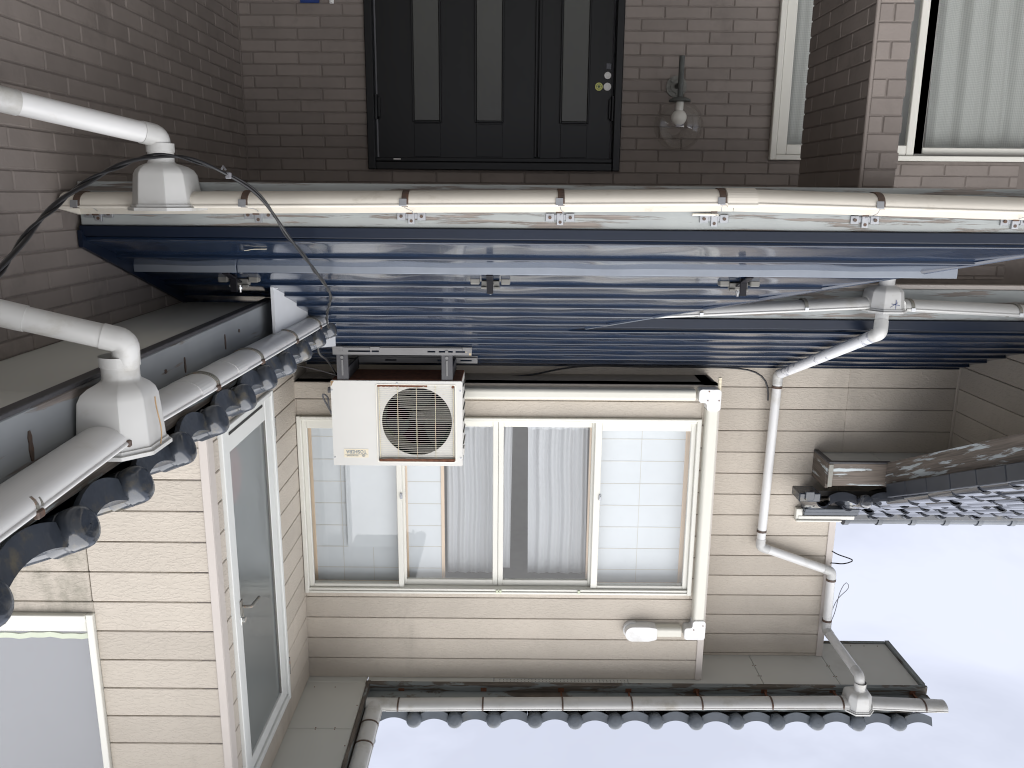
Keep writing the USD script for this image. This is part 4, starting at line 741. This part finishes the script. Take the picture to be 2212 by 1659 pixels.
downpipe('fat white downpipe slanting from the porch gutter hopper towards the right edge wall', [(1.046, 2.512, -0.09), (1.046, 2.504, -0.160), (1.300, 2.150, -0.226), (1.325, 2.0, -0.30), (1.325, 2.0, -2.58)], 0.0305, 'white_pvc', 0.042)
downpipe('stained grey downpipe slanting from the big hopper under the wing eave', [(0.900, 1.866, 0.40), (0.893, 1.858, 0.338), (1.130, 1.790, 0.265), (1.325, 1.735, 0.20), (1.325, 1.735, -2.58)], 0.0285, 'grey_pvc', 0.04)
V = (0, 0, 1)
dp = downpipe('tall white downpipe zigzagging down the siding with a peeling diagonal over the blue roof', [(-2.312, 4.765, 3.14), (-2.305, 4.775, 3.055), (-2.262, 5.255, 3.0), (-2.262, 5.265, 2.555), (-1.748, 5.27, 2.375), (-1.770, 5.262, 1.145), (-1.775, 3.87, 0.634), (-1.802, 3.93, 0.50)], 0.0305, 'white_pvc', 0.05,
    bands=[((-1.768, 5.263, 1.228), V), ((-1.749, 5.27, 2.255), V), ((-2.262, 5.262, 2.615), V), ((-2.262, 5.258, 2.925), V)], seg_mats={5: 'pipe_peel'})
for z, x in ((1.222, -1.765), (2.255, -1.749), (2.615, -2.262), (2.925, -2.262)): part(dp, 'band_spike', rod((x, 5.29, z), (x, 5.335, z), 0.005, 6), 'band_brown')

# ------------------------------------------------------------------ air conditioner on its stand
AY0, AY1, AX0, AX1, AZ0, AZ1 = 4.55, 4.85, 0.278, 1.034, 1.046, 1.556
ac = thing('air_conditioner', 'cream outdoor air conditioner unit with a rusty round fan grille standing on the blue roof', 'air conditioner', (0.656, 4.7, AZ0))
GX0, GX1, GZ0, GZ1, FCX, FCZ, FR = 0.320, 0.770, 1.070, 1.529, 0.544, 1.293, 0.204
front = sbox(AX0, AZ0, AX1, AZ1).buffer(-0.008).buffer(0.008).difference(sbox(GX0, GZ0, GX1, GZ1).buffer(-0.012).buffer(0.012))
def facing(poly, y0, y1):
    m = extr(poly, 0, y1 - y0, 'z'); v = m[0]; return np.stack([v[:, 0], y0 + v[:, 2], v[:, 1]], 1), m[1][:, ::-1]
part(ac, 'front_panel', facing(front, AY0, AY0 + 0.02), 'ac_body')
part(ac, 'casing', cat(bx(AX0 + 0.004, AX0 + 0.014, AY0 + 0.02, AY1, AZ0 + 0.004, AZ1 - 0.004), bx(AX1 - 0.014, AX1 - 0.004, AY0 + 0.02, AY1, AZ0 + 0.004, AZ1 - 0.004), bx(AX0 + 0.004, AX1 - 0.004, AY0 + 0.02, AY1, AZ1 - 0.016, AZ1 - 0.002, 0.004), bx(AX0 + 0.004, AX1 - 0.004, AY1 - 0.01, AY1, AZ0 + 0.004, AZ1 - 0.016), bx(AX0 + 0.014, AX1 - 0.014, AY0 + 0.02, AY1 - 0.01, AZ0 + 0.006, AZ0 + 0.016)), 'ac_body')
part(ac, 'base_pan', bx(AX0 + 0.006, AX1 - 0.006, AY0 + 0.022, AY1 - 0.004, AZ0 - 0.004, AZ0 + 0.004), 'rust')
ringp = sbox(GX0 - 0.002, GZ0 - 0.002, GX1 + 0.002, GZ1 + 0.002).difference(Point(FCX, FCZ).buffer(FR, 48))
part(ac, 'fan_shroud', facing(ringp, AY0 + 0.021, AY0 + 0.026), 'ac_body')
cyl = lathe([(FR + 0.004, 0), (FR, 0.0), (FR - 0.006, 0.06), (FR - 0.006, 0.14), (0.001, 0.14)], (0, 0, 0), 48)
part(ac, 'fan_tunnel', (np.stack([FCX + cyl[0][:, 0], AY0 + 0.0265 + cyl[0][:, 2], FCZ + cyl[0][:, 1]], 1), cyl[1]), 'fan_dark', 40)
hub = tube([(FCX, AY0 + 0.13, FCZ), (FCX, AY0 + 0.055, FCZ), (FCX, AY0 + 0.05, FCZ)], [0.055, 0.052, 0.03], 24)
fan = part(ac, 'fan_hub', hub, 'fan_dark', 40)
for a in (0.4, 2.5, 4.6):
    P = []
    for rr in np.linspace(0.05, 0.185, 7):
        w = 0.55 + 0.35 * math.sin((rr - 0.05) / 0.135 * 2.6)
        P.append([(FCX + rr * math.cos(a + w * (q - 0.5)), AY0 + 0.075 + 0.045 * q, FCZ + rr * math.sin(a + w * (q - 0.5))) for q in np.linspace(0, 1, 7)])
    part(fan, 'fan_blade', shell(np.array(P), np.array([0, 0.003, 0])), 'blade_black', 40)
for i, z in enumerate(np.linspace(GZ0 + 0.018, GZ1 - 0.016, 37)):
    s = 0.004 * (0.3 + abs(math.sin(i * 12.9)) * 0.0)
    part(ac, 'grille_wire', tube([(GX0 + 0.006, AY0 + 0.018, z), (GX0 + 0.02, AY0 + 0.008, z), (FCX, AY0 + 0.004, z + RNG.normal(0, 0.0006)), (GX1 - 0.02, AY0 + 0.008, z), (GX1 - 0.006, AY0 + 0.018, z)], 0.0011, 6), 'ac_grille')
for x in (GX0 + 0.010, FCX - 0.109, FCX, FCX + 0.109, GX1 - 0.010):
    part(ac, 'grille_rib', tube([(x, AY0 + 0.018, GZ0 + 0.006), (x, AY0 + 0.010, GZ0 + 0.03), (x, AY0 + 0.009, GZ1 - 0.03), (x, AY0 + 0.018, GZ1 - 0.006)], 0.0019, 6), 'ac_wire_stain')
def ragged(x0, x1, z0, z1, seed, side):
    r = np.random.default_rng(seed); xs = np.linspace(x0, x1, 46); j = np.abs(np.cumsum(r.normal(0, 0.0012, 46))) % 0.007
    return Polygon([(x, z0 + (j[i] if side < 0 else 0)) for i, x in enumerate(xs)] + [(x, z1 - (j[45 - i] if side > 0 else 0)) for i, x in enumerate(xs[::-1])]).buffer(0)
part(ac, 'rust_strip', facing(ragged(GX0 + 0.004, GX1 - 0.006, GZ1 - 0.016, GZ1 + 0.002, 1, -1), AY0 - 0.0012, AY0 + 0.006), 'rust', label='dark rusted strip along the upper edge of the grille')
part(ac, 'rust_strip', facing(ragged(GX0 + 0.16, GX1 - 0.002, GZ0 - 0.004, GZ0 + 0.011, 2, 1), AY0 - 0.0012, AY0 + 0.006), 'rust')
part(ac, 'rust_strip', facing(Point(GX0 + 0.012, GZ0 + 0.010).buffer(0.008), AY0 - 0.0011, AY0 + 0.005), 'rust')
part(ac, 'grille_rim', facing(sbox(GX0 - 0.006, GZ0 - 0.006, GX1 + 0.006, GZ1 + 0.006).buffer(-0.012).buffer(0.012).difference(sbox(GX0 - 0.001, GZ0 - 0.001, GX1 + 0.001, GZ1 + 0.001).buffer(-0.012).buffer(0.012)), AY0 - 0.003, AY0 + 0.004), 'ac_grille')
part(ac, 'rust_patch', facing(Polygon([(AX1 - 0.001, AZ0 + 0.002), (AX1 - 0.02, AZ0 + 0.003), (AX1 - 0.012, AZ0 + 0.016), (AX1 - 0.003, AZ0 + 0.034), (AX1 - 0.001, AZ0 + 0.03)]), AY0 - 0.0008, AY0 + 0.003), 'rust_orange')
scr = [(AX1 - 0.006, AZ0 + 0.055), (AX1 - 0.008, AZ1 - 0.05), (AX0 + 0.012, AZ0 + 0.055), (AX0 + 0.01, AZ1 - 0.05), (0.652, AZ0 + 0.014)]
for x, z in scr: part(ac, 'screw', tube([(x, AY0 + 0.002, z), (x, AY0 - 0.0035, z)], 0.005, 10), 'galvanised', 30)
lb = part(ac, 'name_label', bx(0.829, 0.971, AY0 - 0.0012, AY0 + 0.002, 1.455, 1.507), 'label_plate')
def letters(s, x, z, h, y, bold=False):
    m = meshkit.text_mesh(s, h, 0.0012, bold); v = np.array(m.vertices); return np.stack([x + v[:, 0], y - v[:, 2], z + v[:, 1]], 1), np.array(m.faces)
tm = letters('TOSHIBA', 0, 0, 0.020, 0, True); k = 0.118 / np.ptp(tm[0][:, 0]); tm = (tm[0] * (k, 1, 1), tm[1]); tm = mv(tm, (0.8405 - tm[0][:, 0].min(), AY0 - 0.0012, 1.4625))
tm2 = letters('AIR CONDITIONER', 0, 0, 0.0075, 0); k = 0.068 / np.ptp(tm2[0][:, 0]); tm2 = (tm2[0] * (k, 1, 1), tm2[1]); tm2 = mv(tm2, (0.888 - tm2[0][:, 0].min(), AY0 - 0.0012, 1.492))
# lettering stands the right way up on the unit, read from in front
part(lb, 'lettering', (tm[0], tm[1]), 'label_ink'); part(lb, 'lettering', (tm2[0], tm2[1]), 'label_ink')
part(lb, 'emblem', facing(unary_union([Point(0.857, 1.496).buffer(0.0062).difference(Point(0.857, 1.496).buffer(0.0048)), Point(0.8535, 1.496).buffer(0.0055).difference(Point(0.8535, 1.496).buffer(0.0042)), Point(0.8605, 1.496).buffer(0.0055).difference(Point(0.8605, 1.496).buffer(0.0042))]), AY0 - 0.0026, AY0 - 0.001), 'label_ink')
part(lb, 'rule_line', bx(0.833, 0.967, AY0 - 0.0022, AY0, 1.4873, 1.4885), 'label_ink')
for i in range(6): part(ac, 'side_louvre', bx(AX0 - 0.002, AX0 + 0.005, AY0 + 0.10, AY1 - 0.02, AZ0 + 0.05 + 0.07 * i, AZ0 + 0.056 + 0.07 * i), 'rail_grey')
part(ac, 'side_handle', bx(AX0 - 0.006, AX0 + 0.004, AY0 + 0.06, AY0 + 0.13, AZ1 - 0.09, AZ1 - 0.05, 0.003), 'ac_body')
part(ac, 'valve', cat(rod((AX1 - 0.004, 4.66, 1.128), (AX1 + 0.028, 4.66, 1.128), 0.012, 10), rod((AX1 + 0.022, 4.66, 1.128), (AX1 + 0.04, 4.66, 1.128), 0.018, 6), rod((AX1 - 0.004, 4.7, 1.16), (AX1 + 0.02, 4.7, 1.16), 0.011, 10)), 'cable_grey', 30)
part(ac, 'power_lead', tube(spline([(AX1 - 0.002, 4.66, 1.335), (1.052, 4.66, 1.29), (1.085, 4.66, 1.22), (1.102, 4.66, 1.155), (1.090, 4.66, 1.16), (1.075, 4.66, 1.22), (1.05, 4.68, 1.30), (1.03, 4.72, 1.34)], 30), 0.0055, 8), 'cable_grey', 40)
sd = thing('unit_stand', 'grey plastic roof stand with two slotted rails under the air conditioner', 'stand', (0.64, 4.72, 0.86))
def slotted(x0, x1, z0, z1, y, slots):
    pl = sbox(x0, z0, x1, z1)
    for a, b in slots: pl = pl.difference(sbox(a, (z0 + z1) / 2 - 0.005, b, (z0 + z1) / 2 + 0.005))
    return facing(pl, y, y + 0.012)
rz = lambda y: roof_z(y) + 0.012
part(sd, 'front_rail', cat(slotted(0.222, 1.013, 0.852, 0.893, 4.545, [(0.80, 0.925), (0.75, 0.79), (0.43, 0.475), (0.33, 0.41), (0.26, 0.315)]), bx(0.222, 1.013, 4.557, 4.575, 0.846, 0.86)), 'stand_rail')
part(sd, 'rear_rail', cat(slotted(0.205, 1.0, 0.975, 1.008, 4.885, [(0.24, 0.31), (0.36, 0.45), (0.70, 0.77)]), bx(0.205, 1.0, 4.897, 4.91, 0.965, 0.98)), 'stand_rail')
for a, b in ((0.955, 1.013), (0.745, 0.80), (0.222, 0.275)): part(sd, 'roof_clip', bx(a, b, 4.538, 4.56, 0.845, 0.865, 0.002), 'stand_rail')
for x0, x1 in ((0.930, 0.996), (0.333, 0.397)):
    lg = part(sd, 'leg', cat(bx(x0, x1, 4.556, 4.568, 0.885, AZ0 - 0.006, 0.002), bx(x0, x0 + 0.010, 4.568, 4.88, 0.97, AZ0 - 0.006, 0.002), bx(x0, x1, 4.556, 4.90, AZ0 - 0.010, AZ0 - 0.005, 0.001), bx(x0, x1, 4.86, 4.88, 0.98, AZ0 - 0.008, 0.002)), 'stand_plastic')
    part(lg, 'slot_cover', cat(bx((x0 + x1) / 2 - 0.005, (x0 + x1) / 2 + 0.005, 4.552, 4.557, 0.925, AZ0 - 0.03, 0.001), rod(((x0 + x1) / 2, 4.55, 0.91), ((x0 + x1) / 2, 4.558, 0.91), 0.009, 14), rod(((x0 + x1) / 2, 4.54, 0.873), ((x0 + x1) / 2, 4.548, 0.873), 0.009, 14)), 'stand_rail', 30)
    part(lg, 'foot_bolt', rod(((x0 + x1) / 2 + 0.005, 4.57, AZ0 - 0.02), ((x0 + x1) / 2 + 0.005, 4.57, AZ0 + 0.006), 0.006, 8), 'rust')

# covered pipe run across and up the wall
du = thing('pipe_cover', 'cream plastic pipe cover running from the air conditioner along and up the siding', 'pipe cover', (-1.27, BY, 1.2))
yb, yf = BY - 0.002, BY - 0.072
def halfduct(c0, c1, d0, axis, a0, a1):
    w = abs(c1 - c0); m = (c0 + c1) / 2
    pl = sbox(c0, yf, c1, yb).buffer(-0.022).buffer(0.022).union(sbox(c0, yf + 0.035, c1, yb))
    if axis == 'z': return extr(pl, a0, a1, 'z')
    e = extr(pl, a0, a1, 'z'); v = e[0]; return np.stack([v[:, 2], v[:, 1], v[:, 0]], 1), e[1][:, ::-1]
part(du, 'cover_length', halfduct(1.183, 1.253, 0, 'x', -1.16, 0.9), 'duct_cream', 30)
part(du, 'cover_length', halfduct(-1.313, -1.236, 0, 'z', 1.31, 2.785), 'duct_cream', 30)
part(du, 'cover_length', halfduct(2.826, 2.898, 0, 'x', -1.16, -0.985), 'duct_cream', 30)
def corner_cap(cx, cz, qx, qz):
    R = sbox(-0.046, -0.046, 0.046, 0.046)
    pl = unary_union([sbox(-0.05, -0.045, 0.05, 0.045), sbox(-0.045, -0.05, 0.045, 0.05)])
    pl = unary_union([sbox(-0.043, -0.043, 0.095, 0.043), sbox(-0.043, -0.043, 0.043, 0.095)]).buffer(-0.02).buffer(0.02).buffer(0.018).buffer(-0.018)
    m = facing(pl, 0, 0.078); v = m[0] * (qx, 1, qz); f = m[1] if qx * qz > 0 else m[1][:, ::-1]
    return v + (cx, BY - 0.080, cz), f
part(du, 'corner_cover', corner_cap(-1.2745, 1.218, 1, 1), 'white_pvc', 25)
part(du, 'corner_cover', corner_cap(-1.2745, 2.862, 1, -1), 'white_pvc', 25)
for x, z in ((-1.305, 1.245), (-1.235, 1.245), (-1.24, 1.186), (-1.24, 2.83), (-1.3, 2.8)): part(du, 'screw', tube([(x, BY - 0.079, z), (x, BY - 0.083, z)], 0.004, 8), 'rust')
part(du, 'end_cover', facing(unary_union([Point(-0.835, 2.865).buffer(0.052), sbox(-0.94, 2.813, -0.835, 2.917), Polygon([(-0.94, 2.813), (-0.995, 2.822), (-0.995, 2.902), (-0.94, 2.917)])]).buffer(-0.012).buffer(0.012), BY - 0.085, BY - 0.002), 'white_pvc', 25)
part(du, 'end_cover', facing(Point(-0.835, 2.865).buffer(0.060), BY - 0.03, BY - 0.003), 'white_pvc', 25)
part(thing('drain_hose', 'short ribbed beige hose end beside the lower corner of the pipe cover', 'hose', (-1.31, BY - 0.04, 1.1)), 'hose', tube([(-1.308, BY - 0.06, z) for z in np.linspace(1.10, 1.20, 25)], [0.0105 + 0.0018 * (i % 2) for i in range(25)], 12), 'label_plate', 20)

# ------------------------------------------------------------------ roof of the left wing
lr = knot(HOUSE, 'tiled_roof', 'glossy pantile roof of the left wing, seen edge-on')
LS, LY0, LZ0 = 0.452, 5.03, 1.925
TS = 0.485                                    # the tiles lie a little steeper than the verge
lz = lambda y: LZ0 + LS * (y - LY0)
SW = 1.70
part(HOUSE, 'fascia_board', bx(-2.47, -2.085, 5.06, 5.085, SW - 0.008, 1.845, 0.003), 'bare_fascia', label='short bare-wood fascia facing the camera on the left wing')
part(HOUSE, 'fascia_board', bx(-2.105, -2.08, 5.086, MY - 0.002, SW - 0.008, 1.87, 0.003), 'bare_fascia')
part(HOUSE, 'fascia_edge', cat(bx(-2.49, -2.08, 5.054, 5.088, SW - 0.02, SW - 0.0085, 0.002), bx(-2.112, -2.078, 5.088, MY - 0.004, SW - 0.02, SW - 0.0085, 0.002)), 'stand_plastic')
part(HOUSE, 'corner_cap', bx(-2.112, -2.082, 5.05, 5.0595, SW - 0.005, 1.85, 0.002), 'band_grey')
sof(-2.47, -2.106, 5.086, MY - 0.002, SW); sof(LX + 0.002, -2.472, 5.086, MY - 0.002, SW)
vb = Polygon([(5.13, 1.715), (3.0, 1.715 - 2.13 * LS), (3.0, 1.715 - 2.13 * LS + 0.165), (5.13, 1.88)])
vm = extr(vb, 0, 0.026, 'z'); part(HOUSE, 'verge_board', (np.stack([-2.488 + vm[0][:, 2], vm[0][:, 0], vm[0][:, 1]], 1), vm[1]), 'verge_wood', label='weathered sloping verge board with paint flaking off')
sv = Polygon([(5.06, 1.69), (3.0, 1.69 - 2.06 * LS), (3.0, 1.70 - 2.06 * LS), (5.06, 1.70)])
vm = extr(sv, 0, 0.50, 'z'); part(HOUSE, 'soffit_board', (np.stack([LX + 0.01 + vm[0][:, 2], vm[0][:, 0], vm[0][:, 1]], 1), vm[1]), 'soffit_board')
for k in range(9):
    y = 4.86 - 0.236 * k; z = lz(y) - 0.055 + RNG.normal(0, 0.0015)
    T = rot(bx(-2.462, -2.435, y - 0.13, y + 0.125, z - 0.043, z + 0.045, 0.004), math.degrees(math.atan(LS)), (1, 0, 0), (0, y, z))
    part(lr, 'verge_tile', T, 'slate_tile')
for r in range(-8, 5):
    y = LY0 + 0.236 * r
    if y < 3.2: continue   # nothing of the lower rows shows
    for k in range(8):
        x = -2.52 - 0.265 * k if r < 0 else -2.055 - 0.265 * k
        if r >= 1 and x > -2.3: continue
        if r < 0 and k > 6 - 0: continue
        edge = (r == 0 and k < 2)
        part(lr, 'roof_tile', lay(tile(0.265, apron=edge, disc=edge and k > 0, lift=0.017), np.array((x, y, LZ0 + TS * (y - LY0))) + jig() * 1.2, (-1, 0, 0), (0, 1, TS)), 'gloss_tile', 40)
part(lr, 'eave_corner_tile', cat(bx(-2.035, -1.895, 5.02, 5.17, 1.885, 1.945, 0.006), bx(-1.99, -1.93, 5.01, 5.05, 1.87, 1.93, 0.004)), 'dark_tile')
part(lr, 'roof_deck', cat(extr(Polygon([(3.1, lz(3.1) - 0.11), (6.05, lz(6.05) + 0.0), (6.05, lz(6.05) - 0.06), (3.1, lz(3.1) - 0.15)]), -4.9, -2.49, 'x'), extr(Polygon([(5.09, lz(5.09) - 0.025), (5.30, lz(5.30) - 0.025), (5.30, lz(5.30) - 0.06), (5.09, lz(5.09) - 0.06)]), -2.49, -2.0, 'x'), extr(Polygon([(6.05, lz(6.05)), (8, lz(6.05) - 0.9), (8, lz(6.05) - 1.0), (6.05, lz(6.05) - 0.2)]), -4.9, -2.3, 'x')), 'dark_void')
part(lr, 'ridge_course', bx(-4.9, -2.60, 6.0, 6.14, 2.36, 2.47, 0.004), 'dark_tile')
for k in range(9):
    x = -2.66 - 0.264 * k
    part(lr, 'ridge_cap', cat(tube([(x, 6.07, 2.475), (x - 0.25, 6.07, 2.475)], 0.052, 18), tube([(x + 0.012, 6.07, 2.475), (x - 0.025, 6.07, 2.475)], 0.062, 18)), 'grey_tile', 35)
part(lr, 'flashing_course', cat(bx(-2.405, -2.03, 5.25, MY - 0.002, 2.085, 2.108, 0.003)), 'grey_tile'); part(lr, 'flashing_course', bx(-2.405, -2.03, 5.262, MY - 0.002, 2.110, 2.134, 0.003), 'grey_tile')
part(lr, 'flashing_strip', cat(bx(-2.39, -2.0, 5.285, MY - 0.002, 2.150, 2.176, 0.003), bx(-2.30, -1.985, 5.275, MY - 0.001, 2.178, 2.190, 0.003), bx(-2.03, -1.985, 5.29, MY - 0.001, 2.10, 2.178, 0.003)), 'sash')

# ------------------------------------------------------------------ cables and wires
cp = np.array([(0.86, 3.8, 0.62), (0.846, 3.707, 0.575), (0.722, 3.242, 0.413), (0.648, 2.676, 0.241), (0.648, 2.489, 0.162), (0.659, 2.38, 0.101), (0.712, 2.293, -0.007), (0.764, 2.26, -0.045), (0.804, 2.174, -0.074), (0.828, 2.034, -0.084), (0.838, 1.908, -0.073), (0.835, 1.757, -0.046), (0.822, 1.595, -0.008), (0.801, 1.453, 0.028), (0.771, 1.32, 0.067), (0.723, 1.156, 0.11), (0.69, 1.0, 0.15), (0.66, 0.82, 0.19)])
ln = spline(cp, 170); s = np.r_[0, np.cumsum(np.linalg.norm(np.diff(ln, axis=0), axis=1))]
hc = thing('hanging_cable', 'black twisted cable sagging in an arc from the big gutter end across the hopper', 'cable', (0.852, 3.75, 0.60))
for ph, off, r in ((0, 0.0018, 0.0043), (math.pi, 0.0050, 0.0025)):
    tw = ln.copy(); a = s * 2 * math.pi / 0.33 + ph; tw[:, 0] += off * np.cos(a); tw[:, 2] += off * np.sin(a)
    part(hc, 'strand', tube(tw, r, 8), 'cable_black', 60)
part(hc, 'clip', mv(cat(bx(-0.008, 0.008, -0.007, 0.007, -0.009, 0.009, 0.003), tube([(0.006, 0, -0.014), (0.014, 0.004, -0.024), (0.02, 0.008, -0.016)], 0.003, 6)), (0.764, 2.26, -0.044)), 'cable_grey')
solo('wire', tube(spline([(0.90, 3.74, 0.66), (0.939, 3.9, 0.742), (1.007, 4.3, 0.862), (1.033, 4.55, 0.95), (1.02, 4.66, 1.04)], 24), 0.005, 8), 'cable_black', 'black wire rising from the big gutter end to the air conditioner', 'wire', 40, group='loose wires on the house')
solo('wire', tube(spline([(1.34, 4.92, 1.036), (1.2, 4.8, 1.030), (1.0, 4.62, 1.036)], 12), 0.0022, 6), 'cable_grey', 'thin grey wire between the siding corner and the air conditioner stand', 'wire', 40, group='loose wires on the house')
solo('wire', tube(spline([(0.9, 5.26, 1.17), (0.29, 5.25, 1.177), (0.025, 5.25, 1.172), (-0.134, 5.25, 1.157), (-0.292, 5.25, 1.123), (-0.45, 5.255, 1.10), (-0.8, 5.27, 1.10), (-1.2, 5.28, 1.102), (-1.391, 5.28, 1.104), (-1.52, 5.285, 1.112), (-1.629, 5.285, 1.137), (-1.687, 5.285, 1.181), (-1.72, 5.285, 1.27), (-1.728, 5.30, 1.33)], 60), 0.006, 8), 'cable_black', 'black wire lying along the wall foot from the bay to the white downpipe', 'wire', 40, group='loose wires on the house')
solo('wire', tube(spline([(-2.262, 5.33, 2.42), (-2.33, 5.3, 2.45), (-2.39, 5.29, 2.468), (-2.412, 5.29, 2.482), (-2.39, 5.29, 2.497), (-2.33, 5.3, 2.512), (-2.26, 5.33, 2.522)], 26), 0.0042, 7), 'cable_black', 'short black wire loop sticking out past the wall corner', 'wire', 40, group='loose wires on the house')
solo('wire', tube(spline([(-2.275, 5.33, 3.03), (-2.323, 5.3, 2.92), (-2.343, 5.3, 2.788), (-2.366, 5.3, 2.69), (-2.392, 5.3, 2.657), (-2.408, 5.3, 2.678), (-2.372, 5.3, 2.744), (-2.326, 5.3, 2.817), (-2.305, 5.3, 2.906), (-2.29, 5.33, 3.04)], 34), 0.0026, 7), 'cable_grey', 'long thin grey wire loop hanging beside the upper downpipe against the sky', 'wire', 40, group='loose wires on the house')

# ------------------------------------------------------------------ small things
solo('straw', tube([(0.878, 2.70, roof_z(2.70) + 0.016), (0.842, 2.692, roof_z(2.692) + 0.013), (0.80, 2.686, roof_z(2.686) + 0.014)], 0.0012, 6), 'label_plate', 'pale bit of straw lying on the blue roof near its eave', 'straw', 40)
hk = '/World/rain_gutter_001/hopper'
part('/World/rain_gutter_001', 'chalk_mark', cat(tube([(-1.822, 3.8405, 0.525), (-1.820, 3.838, 0.47)], 0.0014, 5), tube([(-1.84, 3.8395, 0.497), (-1.80, 3.8395, 0.489)], 0.0011, 5), tube([(-1.795, 3.8395, 0.505), (-1.83, 3.8395, 0.482)], 0.0009, 5)), 'plate_blue')
part(pg, 'slip_clip', bx(-0.648, -0.565, 2.604, 2.612, 0.052, 0.060, 0.002), 'cream_pvc')
